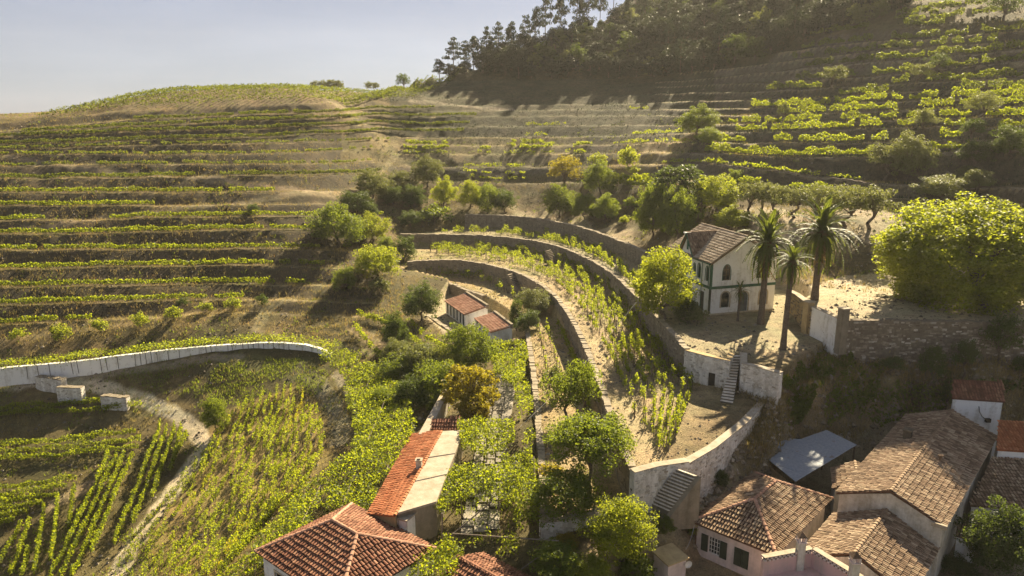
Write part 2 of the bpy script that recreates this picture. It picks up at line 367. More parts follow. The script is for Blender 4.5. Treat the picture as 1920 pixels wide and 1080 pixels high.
def H(x, y):
    x = np.asarray(x, float); y = np.asarray(y, float)
    a = (np.arctan2(x, y) - AZ0) / (AZ1 - AZ0) * (NA - 1); r = (np.log(np.maximum(np.hypot(x, y), 1)) - LR0) / (LR1 - LR0) * (NRr - 1)
    a = np.clip(a, 0, NA - 1.001); r = np.clip(r, 0, NRr - 1.001); i = r.astype(int); j = a.astype(int); fr = r - i; fa = a - j
    return (GZ[i, j] * (1 - fa) + GZ[i, j + 1] * fa) * (1 - fr) + (GZ[i + 1, j] * (1 - fa) + GZ[i + 1, j + 1] * fa) * fr
def Hs(x, y): return float(H(np.array([x]), np.array([y]))[0])
def ground(px, py, d0=36, d1=425, n=500):
    """first hit of photo pixels with the finished ground -> (n,3)"""
    px = np.atleast_1d(np.asarray(px, float)); py = np.atleast_1d(np.asarray(py, float))
    d = np.exp(np.linspace(math.log(d0), math.log(d1), n)); a, b, c = ray(px, py)
    X = (a / b)[:, None] * d; Z = CZ + (c / b)[:, None] * d; Y = np.broadcast_to(d, X.shape)
    G = Z - H(X, Y); hit = G < 0
    i = np.where(hit.any(1), hit.argmax(1), n - 1); i = np.maximum(i, 1); r = np.arange(len(px))
    g0 = G[r, i - 1]; g1 = G[r, i]; t = np.clip(g0 / np.maximum(g0 - g1, 1e-9), 0, 1)
    dd = d[i - 1] + t * (d[i] - d[i - 1])
    return np.stack([a / b * dd, dd, CZ + c / b * dd], -1)
def g1(px, py): return ground([px], [py])[0]
# ------------------------------------------------------------------ terrain mesh and its soil colours
def path_mask(pts_px, width, soft=.5):
    p = ground([q[0] for q in pts_px], [q[1] for q in pts_px])[:, :2]
    d = np.full(GX.shape, 1e9)
    lo = p.min(0) - width * 3; hi = p.max(0) + width * 3
    bb = (GX > lo[0]) & (GX < hi[0]) & (GY > lo[1]) & (GY < hi[1]); x, y = GX[bb], GY[bb]; dd = np.full(x.shape, 1e9)
    for (ax, ay), (bx, by) in zip(p[:-1], p[1:]):
        ex, ey = bx - ax, by - ay; t = np.clip(((x - ax) * ex + (y - ay) * ey) / (ex * ex + ey * ey + 1e-9), 0, 1)
        dd = np.minimum(dd, np.hypot(x - ax - t * ex, y - ay - t * ey))
    dd += (vnoise(x, y, 1.3, 31) - .5) * .22 * width
    d[bb] = dd
    return 1 - sstep(width * .5 - soft * .5, width * .5 + soft * .5, d)
PATHS = [([(0, 292), (70, 303), (137, 314), (200, 322), (300, 330), (370, 334), (440, 345), (520, 353), (600, 360), (690, 367)], 1.5, (.33, .26, .17)),
         ([(690, 367), (600, 364), (520, 370), (420, 384), (330, 394), (200, 406), (100, 425), (30, 432)], 1.4, (.30, .24, .15)),
         ([(0, 638), (120, 624), (240, 608), (330, 592), (430, 580), (480, 570), (560, 556), (610, 540), (640, 524)], 1.0, (.36, .28, .15)),
         ([(-60, 718), (60, 714), (130, 714), (200, 728), (270, 750), (330, 776), (368, 806), (383, 832), (375, 856)], 1.9, (.66, .58, .44)),
         ([(375, 852), (350, 885), (320, 925), (290, 965), (262, 1005), (235, 1045), (215, 1085)], 2.2, (.66, .57, .42)),
         ([(130, 712), (200, 700), (280, 690), (360, 676), (450, 668)], 1.2, (.36, .30, .22)),
         ([(560, 690), (600, 720), (625, 760), (640, 800), (636, 830)], 2.0, (.32, .28, .19)),
         ([(630, 700), (660, 740), (680, 780), (690, 820)], 1.2, (.36, .31, .24)),
         ([(660, 612), (700, 640), (735, 660), (760, 690)], 2.2, (.36, .28, .17)),
         ([(700, 330), (735, 300), (760, 275), (800, 240), (815, 215)], 1.3, (.30, .25, .15)),
         ([(770, 190), (820, 192), (880, 200), (960, 206)], 1.5, (.30, .26, .19)),
         ([(100, 945), (130, 930), (170, 910), (210, 905)], 1.8, (.36, .28, .18)),
         ([(1335, 255), (1350, 275)], 2.0, (.42, .35, .24)),
         ([(600, 545), (560, 560), (500, 580), (480, 620), (560, 640), (700, 660)], 1.6, (.26, .22, .13)),
         ([(1225, 975), (1270, 960), (1310, 935), (1380, 915)], 2.4, (.40, .33, .22)), ([(1100, 1060), (1180, 1000), (1250, 965)], 3.0, (.42, .34, .22))]
def soil_colours():
    col = np.empty(GX.shape + (3,))
    n1 = vnoise(GX, GY, 9, 3); n2 = vnoise(GX, GY, 2.6, 4); n3 = vnoise(GX, GY, 26, 6); n4 = vnoise(GX, GY, .9, 9)
    nn = (n1 * .35 + n2 * .3 + n3 * .2 + n4 * .15)[..., None]
    A = lambda *c: np.array(c)
    def put(m, lo, hi):
        m = m[..., None]; t = np.clip((nn - .3) / .4, 0, 1); c = A(*lo) * (1 - t) + A(*hi) * t
        col[:] = col * (1 - m) + c * m
    col[:] = (.15, .12, .065)
    put(np.ones(GX.shape), (.085, .075, .032), (.19, .145, .07))
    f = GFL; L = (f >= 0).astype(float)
    put(L * (f < .6), (.062, .050, .030), (.115, .090, .05))            # bank: schist earth with thin dry grass, darkened to stand for its shade
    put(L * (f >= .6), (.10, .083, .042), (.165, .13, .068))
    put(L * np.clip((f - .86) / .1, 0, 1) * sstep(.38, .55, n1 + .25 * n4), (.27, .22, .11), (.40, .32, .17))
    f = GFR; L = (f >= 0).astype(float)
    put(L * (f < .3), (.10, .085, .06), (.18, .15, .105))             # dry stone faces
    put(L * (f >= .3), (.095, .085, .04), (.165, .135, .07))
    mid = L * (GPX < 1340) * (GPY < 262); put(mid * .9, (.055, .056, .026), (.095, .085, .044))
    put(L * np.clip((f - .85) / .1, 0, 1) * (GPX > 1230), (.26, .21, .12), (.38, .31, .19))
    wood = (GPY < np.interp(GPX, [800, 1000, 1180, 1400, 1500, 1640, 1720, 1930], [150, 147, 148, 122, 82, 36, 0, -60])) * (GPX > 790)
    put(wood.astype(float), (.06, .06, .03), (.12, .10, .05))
    top = ((GY > 174) & (GX < -38)).astype(float) * (f < 0); put(top, (.17, .13, .075), (.26, .20, .115))
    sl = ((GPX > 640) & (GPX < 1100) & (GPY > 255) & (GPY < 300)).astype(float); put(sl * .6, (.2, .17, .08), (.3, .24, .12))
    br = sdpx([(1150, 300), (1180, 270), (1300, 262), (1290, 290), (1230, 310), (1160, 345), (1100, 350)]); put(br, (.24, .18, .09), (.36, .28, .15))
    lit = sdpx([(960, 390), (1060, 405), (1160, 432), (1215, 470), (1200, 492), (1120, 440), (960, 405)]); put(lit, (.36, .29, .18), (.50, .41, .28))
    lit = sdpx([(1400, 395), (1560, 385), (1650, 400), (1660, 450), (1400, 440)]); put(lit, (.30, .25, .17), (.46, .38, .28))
    ter = sdpx([(300, 690), (420, 664), (560, 672), (640, 720), (600, 720), (420, 700)]); put(ter * .8, (.11, .12, .04), (.2, .18, .08))
    gold = sdpx([(430, 770), (500, 735), (560, 730), (600, 770), (615, 850), (560, 910), (480, 1000), (420, 1090), (230, 1090), (260, 1020), (340, 920)]); put(gold * .9, (.26, .19, .07), (.40, .31, .13))
    lowl = sdpx([(-60, 725), (60, 725), (200, 740), (300, 780), (340, 830), (250, 1000), (180, 1090), (-60, 1090)]); put(lowl * .85, (.10, .09, .036), (.20, .16, .075))
    cols = {'village': ((.28, .23, .16), (.40, .34, .25)), 'yard': ((.36, .30, .20), (.48, .41, .29)), 'stubble': ((.34, .25, .13), (.52, .41, .24)),
            'soil': ((.32, .25, .15), (.50, .40, .26)), 'court': ((.30, .25, .16), (.43, .37, .26)), 'dust': ((.42, .35, .25), (.56, .48, .36))}
    for i, (_, _, _, nm) in enumerate(ZONES): put((GZONE == i + 1).astype(float), *cols[nm])
    # far strips of the terraces carry more weeds
    put(((GZONE == 4) | (GZONE == 5)) * (GY > 118) * .55, (.15, .14, .05), (.26, .22, .10))
    put(np.clip(GCL * 1.3, 0, 1) * (GZONE != 1) * (GX > 12), (.16, .12, .065), (.42, .33, .20))
    for pts, wdt, c in PATHS:
        m = path_mask(pts, wdt); put(m * .92, tuple(q * .85 for q in c), tuple(q * 1.12 for q in c))
    return col
def sdpx(poly):
    w_ = ground([q[0] for q in poly], [q[1] for q in poly])[:, :2]
    out = np.zeros(GX.shape); lo = w_.min(0) - 4; hi = w_.max(0) + 4
    bb = (GX > lo[0]) & (GX < hi[0]) & (GY > lo[1]) & (GY < hi[1])
    sd = sdpoly(GX[bb], GY[bb], w_) + (vnoise(GX[bb], GY[bb], 3.5, 21) - .5) * 4
    out[bb] = sstep(-.8, .8, sd); return out
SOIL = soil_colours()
# the cut edges of roads: level the carriageway a little
def terrain_mesh():
    me = bpy.data.meshes.new('terrain'); n = NA * NRr
    co = np.stack([GX, GY, GZ], -1).reshape(-1, 3).astype(np.float32)
    me.vertices.add(n); me.vertices.foreach_set('co', co.ravel())
    i, j = np.meshgrid(np.arange(NRr - 1), np.arange(NA - 1), indexing='ij'); a = (i * NA + j).ravel()
    q = np.stack([a, a + 1, a + NA + 1, a + NA], -1).astype(np.int32); m = len(q)
    me.loops.add(m * 4); me.loops.foreach_set('vertex_index', q.ravel())
    me.polygons.add(m); me.polygons.foreach_set('loop_start', np.arange(0, m * 4, 4, dtype=np.int32)); me.polygons.foreach_set('loop_total', np.full(m, 4, np.int32))
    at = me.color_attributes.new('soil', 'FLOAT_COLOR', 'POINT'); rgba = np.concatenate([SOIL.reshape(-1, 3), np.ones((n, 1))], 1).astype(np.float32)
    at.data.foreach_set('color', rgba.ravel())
    me.polygons.foreach_set('use_smooth', np.ones(m, bool)); me.update(calc_edges=True); return me
q = N('soil_and_grass')
at = q.n('ShaderNodeAttribute'); at.attribute_name = 'soil'
vo = q.n('ShaderNodeTexVoronoi'); vo.inputs['Scale'].default_value = 3.2; q.l(q.coord(False), vo.inputs['Vector']); f4 = q.noise(26.0, 4, .7)
f1 = q.noise(1.1, 8, .72); f2 = q.noise(7.0, 6, .7); f3 = q.noise(.22, 4, .6)
c = q.mix(at.outputs['Color'], q.ramp(f1, [(.3, (.55, .52, .45)), (.5, (1, 1, 1)), (.7, (1.35, 1.3, 1.2))]), .85, 'MULTIPLY')
c = q.mix(c, q.ramp(f2, [(.32, (.6, .6, .55)), (.52, (1, 1, 1)), (.72, (1.35, 1.33, 1.28))]), .9, 'MULTIPLY')
c = q.mix(c, q.ramp(f3, [(.35, (.85, .95, .8)), (.65, (1.1, 1.02, .95))]), .8, 'MULTIPLY')
c = q.mix(c, q.ramp(f4, [(.36, (.62, .6, .56)), (.5, (1, 1, 1)), (.64, (1.4, 1.38, 1.32))]), .85, 'MULTIPLY')
c = q.mix(c, q.ramp(vo.outputs['Color'], [(.0, (.82, .8, .78)), (.8, (1.0, 1.0, 1.0)), (1., (1.3, 1.28, 1.22))]), .55, 'MULTIPLY')
q.bump(q.math('ADD', q.math('ADD', f1, q.math('MULTIPLY', f2, .6)), q.math('MULTIPLY', f4, .35)), 1.0, .3); M_SOIL = q.col(c)
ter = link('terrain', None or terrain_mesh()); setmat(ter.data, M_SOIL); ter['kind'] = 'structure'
# land beyond and below, out to the horizon
mb = MB(); NS = 48
ring = [(900 * math.cos(2 * math.pi * i / NS), 900 * math.sin(2 * math.pi * i / NS)) for i in range(NS)]
mb.add([(x, y, -6) for x, y in ring], [tuple(range(NS))])
M_FAR = plain('far_valley_soil', (.13, .12, .06), .95, .3, .02)
mb.build('valley_ground', M_FAR, kind='structure')
# far hills behind the ridge
def ridge_mesh(name, pts, depth, m):
    mb = MB(); n = len(pts)
    for i in range(n - 1):
        (x0, y0, z0), (x1, y1, z1) = pts[i], pts[i + 1]
        prof = [(-1.0, 0), (-.55, .45), (-.25, .8), (0, 1), (.3, .85), (1, 0)]
        for (a, ha), (b, hb) in zip(prof[:-1], prof[1:]):
            mb.quad((x0, y0 + a * depth, -5.9 + (z0 + 5.9) * ha), (x1, y1 + a * depth, -5.9 + (z1 + 5.9) * ha), (x1, y1 + b * depth, -5.9 + (z1 + 5.9) * hb), (x0, y0 + b * depth, -5.9 + (z0 + 5.9) * hb))
    return mb.build(name, m, smooth=True, kind='structure')
ridge_mesh('far_hill', [(-620, 560, 10), (-470, 560, 48), (-400, 560, 57), (-372, 560, 56), (-330, 560, 44), (-280, 560, 20)], 130, M_FAR)
# ------------------------------------------------------------------ building materials
def tilemat(name, c0, c1, c2):
    q = N(name); a = q.n('ShaderNodeAttribute'); a.attribute_name = 'tint'
    c = q.ramp(a.outputs['Fac'], [(0, c0), (.5, c1), (1, c2)])
    f = q.noise(1.4, 5, .7); c = q.mix(c, q.ramp(f, [(.35, (.6, .58, .52)), (.62, (1.1, 1.1, 1.1))]), .9, 'MULTIPLY')
    f2 = q.noise(5.0, 5, .7); c = q.mix(c, (.33, .30, .20), q.ramp(f2, [(.58, 0), (.75, .55)]))
    q.b.inputs['Roughness'].default_value = .85; return q.col(c)
T_RED = tilemat('weathered_red_tile', (.165, .070, .042), (.255, .112, .066), (.38, .20, .12))
T_OLD = tilemat('old_brown_tile', (.16, .105, .066), (.30, .20, .125), (.47, .36, .24))
T_ORANGE = tilemat('orange_tile', (.36, .125, .05), (.45, .165, .07), (.54, .23, .105))
T_ROSE = tilemat('rose_brown_tile', (.36, .18, .11), (.47, .26, .17), (.58, .36, .25))
T_UNDER = plain('tile_channel_shade', (.10, .055, .035), .95)
T_BUFF = tilemat('buff_lichen_tile', (.28, .21, .14), (.43, .34, .24), (.58, .48, .36))
def wallmat(name, c, stain, amount=.5, scale=.8, bumpy=.4):
    q = N(name); f = q.noise(scale, 7, .68); f2 = q.noise(scale * 5, 5, .7)
    mp = q.n('ShaderNodeMapping'); mp.inputs['Scale'].default_value = (1.6, 1.6, .22); q.l(q.coord(False), mp.inputs['Vector'])
    f3 = q.noise(1.0, 5, .65, mp.outputs[0])
    k = q.math('MULTIPLY', q.math('ADD', q.math('ADD', f, f3), q.math('MULTIPLY', f2, .5)), .4)
    cc = q.mix(c, stain, q.ramp(k, [(.5 - amount * .18, 0), (.62, .95)]))
    q.bump(q.math('ADD', f2, f), bumpy, .06); q.b.inputs['Roughness'].default_value = .95
    return q.col(cc)
P_WHITE = wallmat('white_limewash', (.84, .82, .77), (.52, .48, .40), .05)
P_STAIN = wallmat('stained_limewash', (.70, .66, .57), (.26, .22, .15), .75)
P_PINK = wallmat('pink_render', (.66, .55, .50), (.42, .36, .31), .3)
P_ROSE = wallmat('rose_render', (.62, .42, .38), (.45, .35, .30), .3)
P_OCHRE = wallmat('ochre_stained_wall', (.50, .38, .20), (.30, .22, .11), .6)
M_GREY = wallmat('grey_lime_stone', (.30, .255, .185), (.16, .13, .085), .6, 1.4, .9)
M_WWALL = wallmat('whitewashed_stone', (.78, .74, .66), (.34, .29, .21), .35, 1.2, .9)
M_CONC = wallmat('sunned_concrete', (.46, .40, .31), (.26, .21, .14), .65, .8)
def stonemat(name, c0, c1, c2):
    q = N(name); a = q.n('ShaderNodeAttribute'); a.attribute_name = 'tint'
    c = q.ramp(a.outputs['Fac'], [(0, c0), (.5, c1), (1, c2)]); f = q.noise(4, 6, .7)
    c = q.mix(c, q.ramp(f, [(.35, (.55, .53, .5)), (.6, (1.1, 1.1, 1.1))]), .8, 'MULTIPLY'); q.bump(f, .8, .06); return q.col(c)
S_SCHIST = stonemat('schist_stone', (.10, .08, .055), (.19, .16, .115), (.30, .26, .20))
S_WHITE = stonemat('limed_stone', (.36, .31, .24), (.62, .58, .50), (.76, .73, .66))
S_TAN = stonemat('tan_stone', (.15, .12, .08), (.26, .215, .15), (.40, .34, .25))
M_GREEN = plain('green_paint', (.045, .12, .07), .6)
M_DARKWOOD = plain('dark_green_shutter', (.035, .045, .03), .6)
M_TIMBER = plain('weathered_timber', (.13, .095, .06), .85)
M_DOOR = plain('grey_door', (.15, .155, .14), .7)
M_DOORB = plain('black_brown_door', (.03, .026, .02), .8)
M_SUR = plain('sandstone_trim', (.48, .40, .28), .9)
M_BROWNF = plain('brown_frame', (.16, .11, .05), .7)
M_WHITEF = plain('white_frame', (.62, .60, .55), .6)
M_METAL = plain('galvanised_sheet', (.26, .28, .30), .75, .15, .8, 0.0)
M_RUST = plain('rusty_iron', (.14, .085, .05), .8)
M_WIRE = plain('dull_aluminium', (.45, .45, .44), .5, .1, 1, .6)
q = N('rusting_sheet'); f = q.noise(.9, 6, .7); f2 = q.noise(5, 4, .6); q.b.inputs['Roughness'].default_value = .75
M_METAL = q.col(q.mix(q.ramp(f2, [(.3, (.22, .24, .26)), (.7, (.31, .33, .35))]), (.20, .12, .07), q.ramp(f, [(.60, 0), (.68, .8)])))
q = N('window_glass'); q.b.inputs['Roughness'].default_value = .08; q.b.inputs['Specular IOR Level'].default_value = .6; M_GLASS = q.col((.025, .03, .03))
# ------------------------------------------------------------------ tiles
def tiles(parent, poly, m, tw=.26, tl=.42, r=.40, jit=.02, base=None, seed=1):
    """a tiled plane: poly[0]->poly[1] is the eave; barrel tiles laid in columns, one joined part"""
    rg = np.random.default_rng(seed)
    P = np.array(poly, float); o = P[0]; eu = P[1] - P[0]; eu /= np.linalg.norm(eu)
    nrm = np.zeros(3)
    for a, b in zip(P, np.roll(P, -1, 0)): nrm += np.cross(a, b)
    nrm /= np.linalg.norm(nrm)
    if nrm[2] < 0: nrm = -nrm
    ev = np.cross(nrm, eu)
    if ev[2] < 0: ev = -ev
    uv = np.stack([(P - o) @ eu, (P - o) @ ev], -1)
    us = np.arange(uv[:, 0].min() + tw / 2, uv[:, 0].max(), tw); vs = np.arange(uv[:, 1].min() + tl * .42, uv[:, 1].max() + tl * .3, tl)
    U, V = np.meshgrid(us, vs); sd = sdpoly(U.ravel(), V.ravel(), uv); k = sd > -.03
    U = U.ravel()[k] + rg.normal(0, jit, k.sum()); V = V.ravel()[k] + rg.normal(0, jit, k.sum())
    n = len(U); A = np.linspace(0, math.pi, 5); rad = tw * r
    lift = rg.uniform(0, .015, n); skew = rg.normal(0, .02, n)
    rings = []
    for vv, rr, hh in ((-tl * .56, rad, .085), (tl * .5, rad * .78, .005)):
        cu = U[:, None] + rr * np.cos(A)[None] + skew[:, None] * vv; h = hh + lift[:, None] + rr * .62 * np.sin(A)[None]
        rings.append(o + cu[..., None] * eu + (V + vv)[:, None, None] * ev + h[..., None] * nrm)
    a, b = rings; Q = np.stack([a[:, :-1], a[:, 1:], b[:, 1:], b[:, :-1]], 2).reshape(-1, 4, 3)
    t = np.clip(np.repeat(np.clip(rg.normal(.5, .27, n) + (vnoise(U, V, 2.2, seed) - .5) * .5, 0, 1), 4), 0, 1)
    me = quads_mesh('roof_tiles', Q, m, t); ob = link('roof_tiles', me, parent); ob['kind'] = 'stuff'
    return ob
CAPM = {}
def cap_mesh(m):
    if m.name not in CAPM:
        A = np.linspace(0, math.pi, 6); v = []
        for y, rr, z in ((-.25, .15, .03), (.22, .12, 0)):
            v.append(np.stack([rr * np.cos(A), np.full(6, y), z + rr * .8 * np.sin(A)], -1))
        a, b = v; Q = np.stack([a[:-1], a[1:], b[1:], b[:-1]], 1)
        CAPM[m.name] = quads_mesh('ridge_tile', Q, m, np.full(5, .6))
    return CAPM[m.name]
def caps(parent, a, b, m, step=.42):
    a = Vector(a); b = Vector(b); d = b - a; n = max(2, int(d.length / step)); q = d.to_track_quat('Y', 'Z')
    for i in range(n):
        o = link('ridge_tile', cap_mesh(m), parent); o.location = a + d * ((i + .5) / n) + Vector((0, 0, .03)); o.rotation_mode = 'QUATERNION'; o.rotation_quaternion = q
        s = R.uniform(.92, 1.08); o.scale = (s, d.length / n / step, s)
def slab(mb, poly, th=.12):
    P = [Vector(p) for p in poly]; n = len(P); vs = P + [p - Vector((0, 0, th)) for p in P]
    mb.add(vs, [tuple(range(n)), tuple(range(2 * n - 1, n - 1, -1))] + [(i, n + i, n + (i + 1) % n, (i + 1) % n) for i in range(n)])
def hip_roof(t, W, L, ze, h, ins, m, ridge=None, tw=.26, over=.12, seed=1):
    a, b, c, d = (-W / 2, -L / 2, ze), (W / 2, -L / 2, ze), (W / 2, L / 2, ze), (-W / 2, L / 2, ze); e, f = (0, -L / 2 + ins, ze + h), (0, L / 2 - ins, ze + h)
    mb = MB()
    for p in ([a, b, e], [b, c, f, e], [c, d, f], [d, a, e, f]): slab(mb, p, .14)
    rf = mb.build('roof', T_UNDER, t)
    for i, p in enumerate(([a, b, e], [b, c, f, e], [c, d, f], [d, a, e, f])): tiles(rf, p, m, tw, seed=seed + i)
    for p, r_ in ((a, e), (b, e), (c, f), (d, f), (e, f)): caps(rf, p, r_, ridge or m)
    return rf
def gable_roof(t, W, L, ze, h, m, tw=.26, seed=1, off=0.0):
    a, b, c, d = (-W / 2, -L / 2, ze), (W / 2, -L / 2, ze), (W / 2, L / 2, ze), (-W / 2, L / 2, ze); e, f = (off, -L / 2, ze + h), (off, L / 2, ze + h)
    mb = MB()
    for p in ([b, c, f, e], [d, a, e, f]): slab(mb, p, .14)
    rf = mb.build('roof', T_UNDER, t)
    tiles(rf, [b, c, f, e], m, tw, seed=seed); tiles(rf, [d, a, e, f], m, tw, seed=seed + 1)
    caps(rf, e, f, m); return rf
# ------------------------------------------------------------------ walls with openings
def wall(mb, a, b, z0, z1, holes=(), dep=.16, mi=0, top=None):
    """outer face from a to b (outside is on the right of a->b); holes = (u0,u1,w0,w1,arch) arch: 0 none, 1 round, 2 pointed"""
    a = Vector((a[0], a[1], 0)); b = Vector((b[0], b[1], 0)); L = (b - a).length; e = (b - a) / L; inn = Vector((-e.y, e.x, 0))
    P = lambda u, z, k=0: (a + e * u + inn * (k * dep)) + Vector((0, 0, z))
    us = sorted({0, L, *[h[0] for h in holes], *[h[1] for h in holes]}); zs = sorted({z0, z1, *[h[2] for h in holes], *[h[3] for h in holes]})
    for u0, u1 in zip(us[:-1], us[1:]):
        for w0, w1 in zip(zs[:-1], zs[1:]):
            um, wm = (u0 + u1) / 2, (w0 + w1) / 2
            if any(h[0] < um < h[1] and h[2] < wm < h[3] for h in holes): continue
            mb.quad(P(u0, w0), P(u1, w0), P(u1, w1), P(u0, w1), mi)
    for h in holes:
        u0, u1, w0, w1, ar = h
        pts = arch_pts(u0, u1, w0, w1, ar)
        for (ua, za), (ub, zb) in zip(pts, pts[1:] + pts[:1]): mb.quad(P(ua, za), P(ub, zb), P(ub, zb, 1), P(ua, za, 1), mi)
        if ar:
            up = [p for p in pts if p[1] > w0 + 1e-6]; mid = (u0 + u1) / 2
            lf = [p for p in up if p[0] <= mid + 1e-6]; rt = [p for p in up if p[0] >= mid - 1e-6]
            lf.sort(key=lambda p: (p[1], p[0])); rt.sort(key=lambda p: (p[1], -p[0]))
            mb.add([P(u0, w1)] + [P(*p) for p in lf], [tuple([0] + list(range(1, len(lf) + 1)))], mi)
            mb.add([P(u1, w1)] + [P(*p) for p in rt], [tuple([0] + list(range(len(rt), 0, -1)))], mi)
    return P
def arch_pts(u0, u1, w0, w1, ar, n=6):
    if not ar: return [(u0, w0), (u1, w0), (u1, w1), (u0, w1)]
    wd = u1 - u0; m = (u0 + u1) / 2; hh = wd * (.5 if ar == 1 else .85); sp = w1 - hh; r = []
    for i in range(n + 1):
        t = i / n
        if ar == 1: r.append((m + wd / 2 * math.cos(t * math.pi / 2), sp + hh * math.sin(t * math.pi / 2)))
        else: r.append((m + wd / 2 * (1 - t ** 1.7), sp + hh * math.sin(t * math.pi / 2) ** .9))
    l = [(2 * m - u, z) for u, z in r[:-1]][::-1]
    return [(u0, w0), (u1, w0)] + r + l
def opening(parent, P, h, name, fm, pm=None, nx=2, nz=3, k=.7, fw=.07, door=False):
    """a window (frame, bars, pane) or a door leaf in a wall opening; P is the wall's mapper"""
    u0, u1, w0, w1, ar = h; pts = arch_pts(u0, u1, w0, w1, ar); cu, cz = (u0 + u1) / 2, (w0 + w1) / 2
    mb = MB(); n = len(pts); inner = [(cu + (u - cu) * (1 - 2 * fw / (u1 - u0)), cz + (z - cz) * (1 - 2 * fw / (w1 - w0))) for u, z in pts]
    for i in range(n):
        j = (i + 1) % n
        mb.quad(P(*pts[i], k), P(*pts[j], k), P(*inner[j], k), P(*inner[i], k)); mb.quad(P(*inner[i], k), P(*inner[j], k), P(*inner[j], k + .3), P(*inner[i], k + .3))
    if door:
        mb.add([P(*p, k + .2) for p in inner], [tuple(range(n))])
        for i in range(1, 4):
            u = u0 + (u1 - u0) * i / 4; mb.quad(P(u - .015, w0 + .1, k + .12), P(u + .015, w0 + .1, k + .12), P(u + .015, w1 - .45, k + .12), P(u - .015, w1 - .45, k + .12))
        return mb.build(name, fm, parent)
    top = lambda u: w1 - .05 - (0 if not ar else abs(u - cu) * (1.1 if ar == 2 else .8))
    for i in range(1, nx):
        u = u0 + (u1 - u0) * i / nx; mb.quad(P(u - .03, w0, k + .05), P(u + .03, w0, k + .05), P(u + .03, top(u), k + .05), P(u - .03, top(u), k + .05))
    for i in range(1, nz):
        z = w0 + (w1 - w0) * i / nz
        s = 0 if (not ar or z < w1 - (u1 - u0) * .6) else .2 * (u1 - u0)
        mb.quad(P(u0 + s, z - .025, k + .08), P(u1 - s, z - .025, k + .08), P(u1 - s, z + .025, k + .08), P(u0 + s, z + .025, k + .08))
    o = mb.build(name, fm, parent)
    g = MB(); g.add([P(*p, k + .45) for p in inner], [tuple(range(n))]); g.build('pane', pm or M_GLASS, o)
    return o
def trim_arch(parent, P, h, m, wd=.16, out=-.25, name='window_surround'):
    u0, u1, w0, w1, ar = h; a = [p for p in arch_pts(u0, u1, w0, w1, ar)]; b = arch_pts(u0 - wd, u1 + wd, w0, w1 + wd, ar); n = len(a); mb = MB()
    for i in range(n):
        j = (i + 1) % n
        if a[i][1] == w0 and a[j][1] == w0: continue
        mb.quad(P(*b[i], out), P(*b[j], out), P(*a[j], out), P(*a[i], out)); mb.quad(P(*b[i], 0), P(*b[j], 0), P(*b[j], out), P(*b[i], out)); mb.quad(P(*a[i], out), P(*a[j], out), P(*a[j], .1), P(*a[i], .1))
    return mb.build(name, m, parent)
def strip(parent, P, u0, u1, z0, z1, m, name, out=-.3):
    mb = MB(); mb.quad(P(u0, z0, out), P(u1, z0, out), P(u1, z1, out), P(u0, z1, out))
    mb.quad(P(u0, z1, out), P(u1, z1, out), P(u1, z1, 0), P(u0, z1, 0)); mb.quad(P(u0, z0, 0), P(u1, z0, 0), P(u1, z0, out), P(u0, z0, out))
    mb.quad(P(u0, z0, 0), P(u0, z0, out), P(u0, z1, out), P(u0, z1, 0)); mb.quad(P(u1, z0, out), P(u1, z0, 0), P(u1, z1, 0), P(u1, z1, out))
    return mb.build(name, m, parent)
